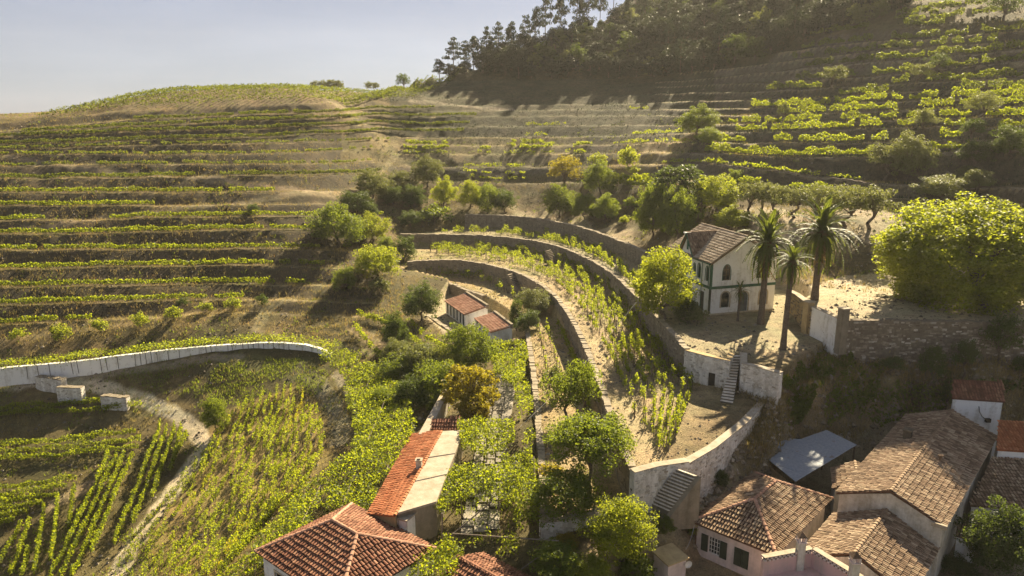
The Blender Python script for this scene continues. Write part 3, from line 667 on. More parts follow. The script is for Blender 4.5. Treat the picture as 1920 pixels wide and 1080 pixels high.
# ------------------------------------------------------------------ manor house
def manor():
    zb = 36.2; t = thing('manor_house', 'white two storey manor with green bands and pointed windows behind the palms', 'house', (26.165, 91.558, zb), .285)
    W, L, hz = 4.42, 5.05, 6.15; ze, rh = 6.3, 2.94
    m = MB()
    F = [(1.55, 2.6, 4.05, 5.95, 2), (6.2, 7.25, 4.05, 5.95, 2), (1.55, 2.65, .75, 2.65, 1), (4.1, 5.2, .1, 2.5, 1), (6.75, 7.8, .75, 2.65, 1)]
    PF = wall(m, (-W, -L), (W, -L), -1.0, hz, F)
    LW = 2 * L
    # left wall runs from the back corner to the front corner; u counted from the back
    SW = [(LW - 1.25, LW - .55, 3.9, 5.7, 2), (LW - 3.1, LW - 2.4, 3.9, 5.7, 2), (LW - 4.15, LW - 3.55, 3.9, 5.5, 2), (LW - 5.3, LW - 4.7, 3.9, 5.5, 2), (LW - 6.6, LW - 5.6, 3.7, 5.6, 1), (LW - 7.5, LW - 6.95, 3.9, 5.5, 2), (LW - 9.4, LW - 8.8, 3.9, 5.5, 2),
          (LW - 2.2, LW - 1.3, .1, 2.5, 0), (LW - 5.3, LW - 4.4, .8, 2.4, 0), (LW - 8.2, LW - 7.3, .8, 2.4, 0)]
    PS = wall(m, (-W, L), (-W, -L), -1.0, hz, SW)
    wall(m, (W, -L), (W, L), -1.0, hz); wall(m, (W, L), (-W, L), -1.0, hz)
    for y, s in ((-L, 1), (L, -1)):
        m.add([(-W, y, hz), (W, y, hz), (0, y, hz + rh * W / 4.66)], [(0, 1, 2) if s > 0 else (2, 1, 0)])
    gy, gw, gz = .6, 1.7, 9.0       # cross gable on the left wall
    m.add([(-W - .003, gy + gw, hz), (-W - .003, gy - gw, hz), (-W - .003, gy, gz - .15)], [(0, 1, 2)])
    m.build('wall', P_WHITE, t)
    for h in F[:2]: opening(t, PF, h, 'window', M_BROWNF, nx=2, nz=3); trim_arch(t, PF, h, M_GREEN, .07, -.15)
    for h in (F[2], F[4]): opening(t, PF, h, 'window', M_DARKWOOD, nx=2, nz=3); trim_arch(t, PF, h, M_SUR, .17)
    opening(t, PF, F[3], 'door', M_DOOR, door=True); trim_arch(t, PF, F[3], M_SUR, .17, name='door_surround')
    for h in SW[:7]: opening(t, PS, h, 'window', M_GREEN, nx=2, nz=3, fw=.1); trim_arch(t, PS, h, M_GREEN, .09, -.15)
    opening(t, PS, SW[7], 'door', M_DARKWOOD, door=True)
    for h in SW[8:]: opening(t, PS, h, 'window', M_DARKWOOD, nx=2, nz=2)
    strip(t, PF, -.05, 2 * W + .05, 3.1, 3.42, M_GREEN, 'string_course', -.35); strip(t, PS, 0, LW - .02, 3.1, 3.42, M_GREEN, 'string_course', -.35)
    strip(t, PF, -.04, .2, 3.43, hz - .05, M_GREEN, 'corner_band', -.25); strip(t, PS, LW - .22, LW - .045, 3.43, hz - .05, M_GREEN, 'corner_band', -.25)
    strip(t, PF, -.04, .14, -.3, 3.09, M_DARKWOOD, 'corner_band', -.25); strip(t, PS, LW - .2, LW - .045, -.3, 3.09, M_DARKWOOD, 'corner_band', -.25)
    strip(t, PF, 0, 2 * W, -.3, .12, M_SUR, 'plinth', -1.6)
    w2, l2 = 4.66, 5.3
    e, f = (0, -l2, ze + rh), (0, l2, ze + rh); a, b, c, d = (-w2, -l2, ze), (w2, -l2, ze), (w2, l2, ze), (-w2, l2, ze)
    mb = MB(); slab(mb, [b, c, f, e], .16); slab(mb, [d, a, e, f], .16)
    # cross gable roof: ridge from the wall back to the main ridge
    A, B, G0 = (-w2 - .1, gy + gw + .3, ze - .1), (-w2 - .1, gy - gw - .3, ze - .1), (-w2 - .1, gy, gz)
    bk = -w2 + (gz - ze) / rh * w2
    G1 = (bk, gy, gz); vA, vB = (-w2 + .05, gy + gw + .3, ze), (-w2 + .05, gy - gw - .3, ze)
    slab(mb, [B, vB, G1, G0], .12); slab(mb, [vA, A, G0, G1], .12)
    rf = mb.build('roof', T_BUFF, t)
    # main tiles: the left slope leaves room for the cross gable
    tiles(rf, [b, c, f, e], T_BUFF, seed=3)
    tiles(rf, [(-w2, gy - gw - .3, ze), a, e, (0, gy, ze + rh), (bk, gy, gz)], T_BUFF, seed=4); tiles(rf, [d, (-w2, gy + gw + .3, ze), (bk, gy, gz), (0, gy, ze + rh), f], T_BUFF, seed=5)
    tiles(rf, [G1, G0, B, vB], T_OLD, seed=6, tw=.24); tiles(rf, [G0, G1, vA, A], T_OLD, seed=7, tw=.24)
    caps(rf, e, f, T_BUFF); caps(rf, G0, G1, T_OLD)
    mb = MB(); bo = .1
    for P0, P1 in ((a, e), (e, b)): 
        p0, p1 = Vector(P0) + Vector((0, .02, -.22)), Vector(P1) + Vector((0, .02, -.22)); mb.bar(p0, p1, .07, 4)
    mb.build('bargeboard', M_BROWNF, t)
    mb = MB()
    for P0, P1 in ((A, G0), (G0, B)): mb.bar(Vector(P0) + Vector((-.03, 0, -.1)), Vector(P1) + Vector((-.03, 0, -.1)), .09, 4)
    mb.bar((-w2 - .05, -l2 + .1, ze - .16), (-w2 - .05, gy - gw - .3, ze - .16), .07, 6)
    mb.build('gable_trim', M_GREEN, t)
    mb = MB(); mb.box(-W - .09, -W - .02, gy - .18, gy + .18, 6.9, 8.1); mb.build('gable_shutter', M_GREEN, t)
    mb = MB(); mb.box(-3.3, -2.8, 3.1, 3.6, 6.8, 8.4); mb.box(-3.4, -2.7, 3.0, 3.7, 8.4, 8.55); mb.build('chimney', P_WHITE, t)
    mb = MB(); mb.bar((-W - .1, -L + .35, 3.4), (-W - .1, -L + .35, 6.1), .05, 6); mb.bar((-W - .1, -L + 1.9, 0), (-W - .1, -L + 1.9, 6.1), .05, 6); mb.build('drainpipe', M_GREEN, t)
manor()
# ------------------------------------------------------------------ hipped houses in the village
def hip_house(name, label, x, y, rot, zg, ze, W, L, h, ins, tm, wm, seed, ov=.35, tw=.28):
    t = thing(name, label, 'house', (x, y, zg), rot); hh = ze - zg
    rf = hip_roof(t, W, L, hh, h, ins, tm, ridge=T_ROSE, tw=tw, seed=seed); return t, W / 2 - ov, L / 2 - ov, hh
t, w_, l_, hh = hip_house('hipped_house', 'pink washed house with a hipped brown tile roof and dark shutters', 19.82, 53.136, -.741, 26.3, 29.3, 6.7, 10.74, 1.7, 3.46, T_OLD, P_PINK, 20, tw=.23)
mb = MB(); Hf = [(1.0, 1.95, .75, 2.15, 0), (3.1, 4.25, .7, 2.15, 0)]
PF = wall(mb, (-w_, -l_), (w_, -l_), -1.5, hh - .02, Hf)
for q_ in (((w_, -l_), (w_, l_)), ((w_, l_), (-w_, l_)), ((-w_, l_), (-w_, -l_))): wall(mb, *q_, -1.5, hh - .02)
mb.build('wall', P_PINK, t); opening(t, PF, Hf[0], 'window', M_WHITEF, nx=4, nz=4, k=.4, fw=.06)
for u0, u1, w0, w1 in ((.42, .98, .75, 2.15), (1.97, 2.53, .75, 2.15), (3.12, 3.66, .7, 2.15), (3.69, 4.23, .7, 2.15)):
    sh = strip(t, PF, u0, u1, w0, w1, M_DARKWOOD, 'shutter', -.3)
mb = MB(); mb.bar((-w_ - .05, -l_ - .05, -1), (-w_ - .05, -l_ - .05, hh - .1), .05, 6); mb.build('drainpipe', M_RUST, t)
t, w_, l_, hh = hip_house('hipped_house', 'house with a large hipped dark red tile roof beside the vine pergola', -12.013, 48.043, -2.272, 24.6, 29.0, 8.6, 9.67, 1.84, 3.41, T_RED, P_WHITE, 30, tw=.28)
mb = MB()
Hf = [(1.5, 2.5, 1.8, 3.4, 0), (4.2, 5.2, 1.8, 3.4, 0)]
PF = wall(mb, (w_, -l_), (w_, l_), -2.5, hh - .02, Hf)
for q_ in (((-w_, -l_), (w_, -l_)), ((w_, l_), (-w_, l_)), ((-w_, l_), (-w_, -l_))): wall(mb, *q_, -2.5, hh - .02)
mb.build('wall', P_WHITE, t)
for h_ in Hf: opening(t, PF, h_, 'window', M_BROWNF, nx=2, nz=2); trim_arch(t, PF, h_, M_SUR, .14)
# ------------------------------------------------------------------ long gabled house and its neighbours
def gable_house(name, label, x, y, rot, zg, ze, W, L, h, tm, wm, seed, ov=.2, cat='house', gov=.05, tw=.26, off=0.0):
    t = thing(name, label, cat, (x, y, zg), rot); hh = ze - zg
    gable_roof(t, W, L, hh, h, tm, tw, seed, off); w_, l_ = W / 2 - ov, L / 2 - gov; mb = MB()
    for q_ in (((-w_, -l_), (w_, -l_)), ((w_, -l_), (w_, l_)), ((w_, l_), (-w_, l_)), ((-w_, l_), (-w_, -l_))): wall(mb, *q_, -1.5, hh - .06)
    k = h * w_ / (W / 2)
    for y_ in (-l_, l_): mb.add([(-w_, y_, hh - .06), (w_, y_, hh - .06), (off, y_, hh - .14 + k)], [(0, 1, 2)])
    mb.build('wall', wm, t); return t, hh
t, hh = gable_house('long_house', 'long house with a buff tile gable roof and stained white end wall', 34.7, 57.84, -.718, 26.4, 31.0, 7.5, 20.3, 1.5, T_OLD, P_STAIN, 40, tw=.23)
mb = MB(); mb.box(-2.2, -1.6, 2.0, 2.7, hh + .3, hh + 1.55); mb.box(-2.28, -1.52, 1.92, 2.78, hh + 1.55, hh + 1.65); mb.build('chimney', S_TAN, t)
mb = MB(); mb.bar((1.4, -1.2, hh + .8), (1.4, -1.2, hh + 1.45), .1, 8); mb.box(1.22, 1.58, -1.38, -1.02, hh + 1.45, hh + 1.55); mb.build('vent_pipe', M_RUST, t)
mb = MB(); mb.box(3.5, 3.78, -10.2, 10.1, hh - .22, hh - .06); mb.build('gutter', M_SUR, t)
mb = MB(); mb.box(2.9, 3.9, -10.35, -10.12, hh - .1, hh + .2); mb.build('gable_parapet', M_CONC, t)
t, hh = gable_house('front_house', 'lower house with a sunlit ridged tile roof against the long house end wall', 25.55, 47.55, -.718, 25.6, 29.15, 7.3, 7.6, 1.75, T_OLD, P_STAIN, 50, .25, tw=.22)
t, hh = gable_house('roof_annex', 'small dark tiled annex tucked beside the long house', 29.0, 57.5, -.35, 26.4, 29.4, 3.6, 3.8, .95, T_OLD, P_STAIN, 60, .15, 'annex')
def mono(name, label, cat, pts_eave, pts_ridge, zg, tm, wm, seed, th=.12, loc=None, tw=.26, wall_in=.12):
    """lean-to: eave a->b and the high edge d<-c given in world coordinates"""
    a, b = [Vector(p) for p in pts_eave]; d, c = [Vector(p) for p in pts_ridge]
    o = (a + b + c + d) / 4; o.z = zg; t = thing(name, label, cat, o)
    q_ = [p - o for p in (a, b, c, d)]; mb = MB(); slab(mb, q_, th); rf = mb.build('roof', tm, t); tiles(rf, q_, tm, tw, seed=seed)
    cen = sum(q_, Vector()) / 4; w4 = [cen + (p - cen) * (1 - wall_in / max((p - cen).length, .1) * 1.3) for p in q_]; mb = MB()
    for p, r_ in zip(w4, w4[1:] + w4[:1]): mb.quad((p.x, p.y, -1.5), (r_.x, r_.y, -1.5), (r_.x, r_.y, r_.z - th - .01), (p.x, p.y, p.z - th - .01))
    mb.build('wall', wm, t); return t, rf, q_
t, rf, q_ = mono('low_house', 'low house with a broad brown roof and whitewashed rubble wall', 'house', [(36.7, 54.1, 29.1), (48, 52.4, 29.1)], [(41.4, 59.3, 30.7), (50, 58.6, 30.7)], 26.4, T_OLD, M_WWALL, 70)
t, rf, q_ = mono('upper_house', 'white house with a bright red roof rising above the brown roof', 'house', [(41.9, 59.5, 31.35), (49, 58.4, 31.35)], [(43.9, 62.7, 32.7), (50.5, 62, 32.7)], 26.4, T_ORANGE, P_WHITE, 80)
t, rf, q_ = mono('small_house', 'small white house with a red lean-to roof below the stone wall', 'house', [(42.2, 67.2, 33.0), (46.7, 66.3, 33.0)], [(43.1, 68.8, 34.35), (47.4, 68.0, 34.35)], 27.5, T_RED, P_WHITE, 90)
mb = MB(); a_ = (q_[0] * .35 + q_[1] * .65); mb.tube([(a_.x - .6, a_.y - .02, a_.z - .6), (a_.x - .5, a_.y - .05, a_.z - 1.1), (a_.x - .2, a_.y - .08, a_.z - 1.6), (a_.x + .2, a_.y - .1, a_.z - 1.9)], [.04] * 4, 5)
mb.box(a_.x + .15, a_.x + .6, a_.y - .3, a_.y, a_.z - 2.15, a_.z - 1.8); mb.build('stove_pipe', M_DOORB, t)
# small white annex wall with a lean-to of old tiles, right of the long house
t, rf, q_ = mono('white_annex', 'little white annex with a mossy lean-to roof beside the dark tree', 'annex', [pz(1791, 1004, 28.4), pz(1832, 1014, 28.4)], [pz(1796, 980, 29.0), pz(1838, 988, 29.0)], 26.2, T_OLD, P_WHITE, 95)
# ------------------------------------------------------------------ cottages in the middle
def cottage(label, x, y, rot, zg, ze, W, L, h, doors, seed):
    t = thing('cottage', label, 'cottage', (x, y, zg), rot); hh = ze - zg; w_, l_ = W / 2 - .12, L / 2 - .12
    a, b, c, d = (-W / 2, L / 2, hh), (-W / 2, -L / 2, hh), (W / 2 - .35, -L / 2, hh + h), (W / 2 - .35, L / 2, hh + h)
    mb = MB(); slab(mb, [a, b, c, d], .1); rf = mb.build('roof', T_ROSE, t); tiles(rf, [a, b, c, d], T_ROSE, .3, seed=seed)
    mb = MB(); LW = 2 * l_; holes = [(u, u + .62, .1, 1.75, 0) for u in doors]
    PW = wall(mb, (-w_, l_), (-w_, -l_), -.8, hh - .12, holes)
    mb.add([(-w_, -l_, -.8), (w_, -l_, -.8), (w_, -l_, hh + h + .25), (W / 2 - .4, -l_, hh + h + .1), (-w_, -l_, hh - .12)], [(0, 1, 2, 3, 4)]); mb.add([(-w_, l_, -.8), (w_, l_, -.8), (w_, l_, hh + h + .25), (-w_, l_, hh - .12)], [(3, 2, 1, 0)])
    wall(mb, (w_, -l_), (w_, l_), -.8, hh + h + .2)
    mb.build('wall', P_WHITE, t)
    mb = MB(); mb.box(W / 2 - .34, W / 2 + .02, -L / 2, L / 2, hh + h - .3, hh + h + .32); mb.build('parapet', M_GREY, t)
    for h_ in holes: opening(t, PW, h_, 'door', M_DARKWOOD, door=True, k=.3)
    return t, PW
cottage('upper white cottage with orange tile roof and a row of dark doors', -6.85, 107.504, .418, 29.5, 31.4, 3.75, 8.7, .8, [.6, 2.0, 3.4, 4.8, 6.2, 7.4], 100)
cottage('lower white cottage with orange tile roof next to the dark shrub', -2.598, 98.718, .353, 29.4, 31.2, 3.2, 7.3, .54, [.5, 1.9, 3.5, 5.2], 110)
# ------------------------------------------------------------------ long orange roof with the concrete terrace
A_, B_, C_, D_ = pz(691, 962, 29.3), pz(774, 814, 29.4), pz(828, 809, 30.4), pz(740, 967, 30.4)
t, rf, q_ = mono('long_outhouse', 'long narrow outhouse with a bright orange tile roof beside the pergola', 'building', [B_, A_], [C_, D_], 26.6, T_ORANGE, P_OCHRE, 120, tw=.3)
caps(rf, q_[2], q_[3], T_ORANGE)
E_, F_, G_, H_ = pz(742, 962, 30.45), pz(829, 808, 30.45), pz(870, 806, 30.45), pz(818, 940, 30.45)
t = thing('terrace_block', 'stone block with a pale flat concrete roof behind the orange roof', 'building', (float(E_[0]), float(E_[1]), 27.0))
q_ = [Vector(p) - t.location for p in (E_, H_, G_, F_)]; q_[0].x += .06; q_[3].x += .06
mb = MB(); slab(mb, q_, .18); mb.build('concrete_roof', M_CONC, t)
mb = MB(); cen = sum(q_, Vector()) / 4; w4 = [cen + (p - cen) * .97 for p in q_]
for p, r_ in zip(w4, w4[1:] + w4[:1]): mb.quad((p.x, p.y, -1.5), (r_.x, r_.y, -1.5), (r_.x, r_.y, p.z - .19), (p.x, p.y, p.z - .19))
mb.build('wall', M_GREY, t)
for k in (.33, .62):
    mb = MB(); a_ = q_[0].lerp(q_[3], k); b_ = q_[1].lerp(q_[2], k); mb.bar(a_ + Vector((0, 0, .02)), b_ + Vector((0, 0, .02)), .05, 4); mb.build('roof_joint', M_SUR, t)
p = pz(786, 878, 30.3); t = thing('chimney_stack', 'short grey chimney standing at the top edge of the orange roof', 'chimney', p)
mb = MB(); mb.box(-.24, .24, -.24, .24, -.4, .75); mb.build('shaft', P_STAIN, t); mb = MB(); mb.box(-.3, .3, -.3, .3, .75, .84); mb.box(-.13, .13, -.13, .13, .841, .95); mb.build('cap', M_CONC, t)
a_ = pz(722, 985, 28.9); b_ = pz(757, 996, 28.9)
t = thing('white_lean_to', 'white end wall with two small dark windows under the orange roof', 'building', (float(a_[0]), float(a_[1]), 26.8), math.atan2(b_[1] - a_[1], b_[0] - a_[0]))
mb = MB(); ln = float(np.hypot(*(b_ - a_)[:2])) + .25; Hf = [(.25, .6, 1.55, 2.3, 0), (.85, 1.35, 1.3, 2.5, 0)]; PF = wall(mb, (0, 0), (ln, 0), -1, 3.0, Hf); mb.box(0, ln, .17, 1.4, -1, 2.98); mb.build('wall', P_WHITE, t)
for h_ in Hf: opening(t, PF, h_, 'window', M_WHITEF, nx=1, nz=1)
mb = MB(); mb.box(-.1, ln + .1, -.1, 1.5, 3.0, 3.12); mb.build('roof', M_CONC, t)
# small red lean-to past the terrace, with its long white wall
t, rf, q_ = mono('lean_to_shed', 'little red tiled lean-to at the end of the concrete terrace', 'shed', [pz(806, 805, 29.6), pz(858, 806, 29.6)], [pz(812, 785, 30.3), pz(864, 783, 30.3)], 27.8, T_RED, P_STAIN, 130)
# ------------------------------------------------------------------ small gable roof at the bottom edge
A_, B_ = pz(858, 1045, 29.1), pz(942, 1090, 29.1)
ax = (B_ - A_)[:2]; ang = math.atan2(-ax[0], ax[1]); ln = 7.0; u_ = ax / np.linalg.norm(ax); cx, cy = A_[:2] + u_ * ln / 2
t, hh = gable_house('roadside_house', 'small house with a red tiled ridge roof at the foot of the pergola yard', float(cx), float(cy), ang, 25.5, 28.2, 5.0, ln, .95, T_RED, P_STAIN, 140)
# ------------------------------------------------------------------ pink parapet block with perforated brick edging
def chimney(label, p, h, w=.5):
    t = thing('chimney_stack', label, 'chimney', p)
    mb = MB(); mb.box(-w / 2, w / 2, -w / 2, w / 2, -2.2, h); mb.build('shaft', P_STAIN, t)
    mb = MB(); mb.box(-w * .62, w * .62, -w * .62, w * .62, h, h + .08)
    for sx in (-1, 1):
        for sy in (-1, 1): mb.box(sx * w * .4 - .07, sx * w * .4 + .07, sy * w * .4 - .07, sy * w * .4 + .07, h + .081, h + .42)
    mb.build('cap', P_PINK, t)
    mb = MB(); r = w * .62; mb.add([(-r, -r, h + .425), (r, -r, h + .425), (r, r, h + .425), (-r, r, h + .425), (0, 0, h + .8)], [(0, 1, 4), (1, 2, 4), (2, 3, 4), (3, 0, 4), (3, 2, 1, 0)]); mb.build('hood', T_OLD, t)
t = thing('parapet_terrace', 'rose painted terrace with a perforated brick parapet at the bottom edge', 'terrace', (18.2, 45.4, 26.0))
A_, B_, C_ = (Vector(pz(x_, y_, 30.2)) - t.location for x_, y_ in ((1432, 1054), (1523, 1037), (1612, 1092)))
mb = MB()
for p, r_ in ((A_, B_), (B_, C_)):
    d = (r_ - p).normalized(); nn = Vector((-d.y, d.x, 0)) * .3
    mb.add([p, r_, r_ + nn, p + nn] + [v - Vector((0, 0, 4.2)) for v in (p, r_, r_ + nn, p + nn)], [(0, 1, 2, 3), (4, 5, 1, 0), (5, 6, 2, 1), (6, 7, 3, 2), (7, 4, 0, 3)])
mb.build('wall', P_ROSE, t)
mb = MB(); mb.add([A_ + Vector((0, 0, -1.1)), B_ + Vector((0, 0, -1.1)), C_ + Vector((0, 0, -1.1)), (B_ + (C_ - B_) + (A_ - B_)) + Vector((0, 0, -1.1))], [(3, 2, 1, 0)]); mb.build('floor', P_ROSE, t)
bm_ = MB(); bm_.box(-.09, .09, -.06, .3, 0, .13); BRK = bm_.mesh('brick', P_PINK)
for p, r_ in ((A_, B_), (B_, C_)):
    L_ = (r_ - p).length; n = int(L_ / .3); an = math.atan2(r_.y - p.y, r_.x - p.x)
    for rw in range(2):
        for i in range(n):
            o = link('brick', BRK, t); o.location = p.lerp(r_, (i + .35 + .5 * rw) / n) + Vector((0, 0, .02 + rw * .16)); o.rotation_euler = (0, 0, an)
    mb = MB(); d = (r_ - p).normalized(); nn = Vector((-d.y, d.x, 0)); z_ = Vector((0, 0, .33)); q4 = [p + nn * -.1 + z_, r_ + nn * -.1 + z_, r_ + nn * .36 + z_, p + nn * .36 + z_]; slab(mb, [v + Vector((0, 0, .05)) for v in q4], .05); mb.build('coping', M_CONC, t)
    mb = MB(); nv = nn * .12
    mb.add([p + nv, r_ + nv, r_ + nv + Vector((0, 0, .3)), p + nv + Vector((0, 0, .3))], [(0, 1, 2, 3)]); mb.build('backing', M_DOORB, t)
chimney('white chimney with a pointed hood left on the perforated parapet', pz(1500, 1040, 30.2), 1.0); chimney('white chimney with a pointed hood at the front house eave', pz(1600, 1082, 30.4), 1.1)
# ------------------------------------------------------------------ hut, dish, antenna, sheet metal shed
t = thing('utility_hut', 'small rendered hut with an overhanging ochre slab lid', 'hut', (11.5, 48.3, 25.2), .52)
mb = MB(); mb.box(-.85, .85, -.8, .8, -.5, 3.1); mb.build('wall', P_PINK, t); mb = MB(); mb.add([(-1.0, -.95, 3.12), (1.0, -.95, 3.12), (1.0, .95, 3.3), (-1.0, .95, 3.3), (-1.0, -.95, 3.22), (1.0, -.95, 3.22), (1.0, .95, 3.42), (-1.0, .95, 3.42)], [(0, 3, 2, 1), (4, 5, 6, 7), (0, 1, 5, 4), (1, 2, 6, 5), (2, 3, 7, 6), (3, 0, 4, 7)]); mb.build('lid', P_OCHRE, t)
t = thing('satellite_dish', 'pale satellite dish fixed beside the small hut', 'dish', (12.75, 48.0, 27.9), .3)
mb = MB(); n = 14; rings_ = [(0, 0), (.16, .03), (.3, .1)]
vs = [(0, 0, 0)] + [(r * math.cos(2 * math.pi * i / n), -d_, r * math.sin(2 * math.pi * i / n)) for r, d_ in rings_[1:] for i in range(n)]
mb.add(vs, [(0, 1 + i, 1 + (i + 1) % n) for i in range(n)] + [(1 + i, 1 + n + i, 1 + n + (i + 1) % n, 1 + (i + 1) % n) for i in range(n)]); mb.build('reflector', M_WHITEF, t)
mb = MB(); mb.bar((0, 0, 0), (-.5, .25, -.1), .03, 5); mb.bar((0, -.05, -.28), (0, -.36, -.02), .015, 4); mb.build('arm', M_WIRE, t)
p = pz(1221, 1075, 25.4); t = thing('tv_antenna', 'tall television antenna with cross bars in front of the yellow green tree', 'antenna', p)
mb = MB(); mb.bar((0, 0, -.5), (.12, 0, 4.5), .028, 5); mb.build('mast', M_WIRE, t)
mb = MB(); mb.bar((-.75, -.1, 3.2), (1.0, .15, 3.0), .02, 4)
for k in range(7): f_ = k / 6; x_ = -.7 + 1.6 * f_; mb.bar((x_, -.5, 3.18 - .17 * f_), (x_, .5, 3.2 - .17 * f_), .012, 4)
mb.build('element', M_WIRE, t); mb = MB(); mb.bar((-.2, 0, 4.05), (.35, 0, 4.0), .018, 4); mb.bar((-.15, -.3, 2.5), (.2, .3, 2.5), .015, 4); mb.build('cross_bar', M_WIRE, t)
SH = [pz(x_, y_, z_) for x_, y_, z_ in ((1420, 845, 29.9), (1492, 903, 29.9), (1607, 834, 30.4), (1550, 806, 30.5), (1502, 823, 30.3), (1478, 822, 30.2))]
t = thing('open_shed', 'open shed roofed with flat grey metal sheets below the cliff', 'shed', (float(SH[0][0]) + 4, float(SH[0][1]), 26.4)); q_ = [Vector(p) - t.location for p in SH]
# sheets laid side by side, each its own piece
def clip_strip(poly, e, lo, hi):
    def half(P, s, k):
        out = []
        for p, r_ in zip(P, P[1:] + P[:1]):
            a_, b_ = s * (p.dot(e) - k), s * (r_.dot(e) - k)
            if a_ >= 0: out.append(p)
            if a_ * b_ < 0: out.append(p.lerp(r_, a_ / (a_ - b_)))
        return out
    P = half(poly, 1, lo); return half(P, -1, hi) if len(P) > 2 else P
e_ = (q_[2] - q_[1]); e_.z = 0; e_.normalize(); ks = [p.dot(e_) for p in q_]; k0, k1 = min(ks), max(ks)
for i in range(7):
    P_ = clip_strip(q_, e_, k0 + (k1 - k0) * i / 7, k0 + (k1 - k0) * (i + 1) / 7 + .04)
    if len(P_) > 2:
        mb = MB(); slab(mb, [p + Vector((0, 0, .012 * (i % 2))) for p in P_], .03); mb.build('metal_sheet', M_METAL, t)
for k in (0, 1, 2, 3, 5):
    mb = MB(); p = q_[k] * .96; mb.bar((p.x, p.y, -.5), (p.x, p.y, p.z - .06), .08, 6); mb.build('post', M_TIMBER, t)
mb = MB(); p, r_ = q_[0] * .98, q_[1] * .98
mb.quad((p.x, p.y, -1), (r_.x, r_.y, -1), (r_.x, r_.y, r_.z - .5), (p.x, p.y, p.z - .5)); p, r_ = q_[0] * .97, q_[5] * .97; mb.quad((p.x, p.y, -1), (r_.x, r_.y, -1), (r_.x, r_.y, r_.z - .5), (p.x, p.y, p.z - .5)); mb.build('wall', P_OCHRE, t)
S_RUB = stonemat('rubble_with_lime', (.13, .10, .07), (.26, .215, .155), (.58, .53, .44))
M_RUB = wallmat('dark_rubble_wall', (.23, .19, .135), (.12, .095, .065), .6, 1.4, .9)
M_RISER = wallmat('riser_shade_stone', (.24, .205, .15), (.12, .10, .07), .6, 1.4, .6)  # riser stone darkened to stand in for shade on the step fronts
M_TREAD = wallmat('tread_sunlit_stone', (.66, .60, .50), (.42, .36, .27), .2, 1.4, .4)  # tread stone lightened to stand in for sun on the step tops
def dep_at(p): return p[1] * cp_ - (p[2] - CZ) * sp_
M_COPE = wallmat('pale_schist_coping', (.40, .34, .25), (.20, .165, .11), .6, 1.6, .9)
# ------------------------------------------------------------------ retaining walls, stairs
def resample(P, step):
    P = np.asarray(P, float); seg = np.linalg.norm(np.diff(P[:, :2], axis=0), axis=1); s = np.concatenate([[0], np.cumsum(seg)])
    n = max(2, int(round(s[-1] / step)) + 1); t = np.linspace(0, s[-1], n); return np.stack([np.interp(t, s, P[:, k]) for k in range(3)], -1)
def smooth(P, step=1.6, it=2):
    P = np.asarray(P, float)
    for _ in range(it):
        Q = [P[0]]
        for a, b in zip(P[:-1], P[1:]): Q += [a * .75 + b * .25, a * .25 + b * .75]
        P = np.array(Q + [P[-1]])
    return resample(P, step)
def boxes_mesh(name, c, e, n_, hw, hh, dep, m, tint):
    """small stones: c centre on the face, e along, n_ outward; joined"""
    up = np.array([0, 0, 1.0]); k = len(c); j = lambda: 1 + NR.normal(0, .16, k)[:, None]
    f = [c - e * hw * j() - up * hh * j() + n_ * dep, c + e * hw * j() - up * hh * j() + n_ * dep, c + e * hw * j() + up * hh * j() + n_ * dep, c - e * hw * j() + up * hh * j() + n_ * dep]
    b = [c - e * hw * 1.15 - up * hh * 1.15 - n_ * .02, c + e * hw * 1.15 - up * hh * 1.15 - n_ * .02, c + e * hw * 1.15 + up * hh * 1.15 - n_ * .02, c - e * hw * 1.15 + up * hh * 1.15 - n_ * .02]
    Q = [np.stack(f, 1)] + [np.stack([b[i], b[(i + 1) % 4], f[(i + 1) % 4], f[i]], 1) for i in range(4)]
    return quads_mesh(name, np.concatenate(Q), m, np.tile(tint, 5))
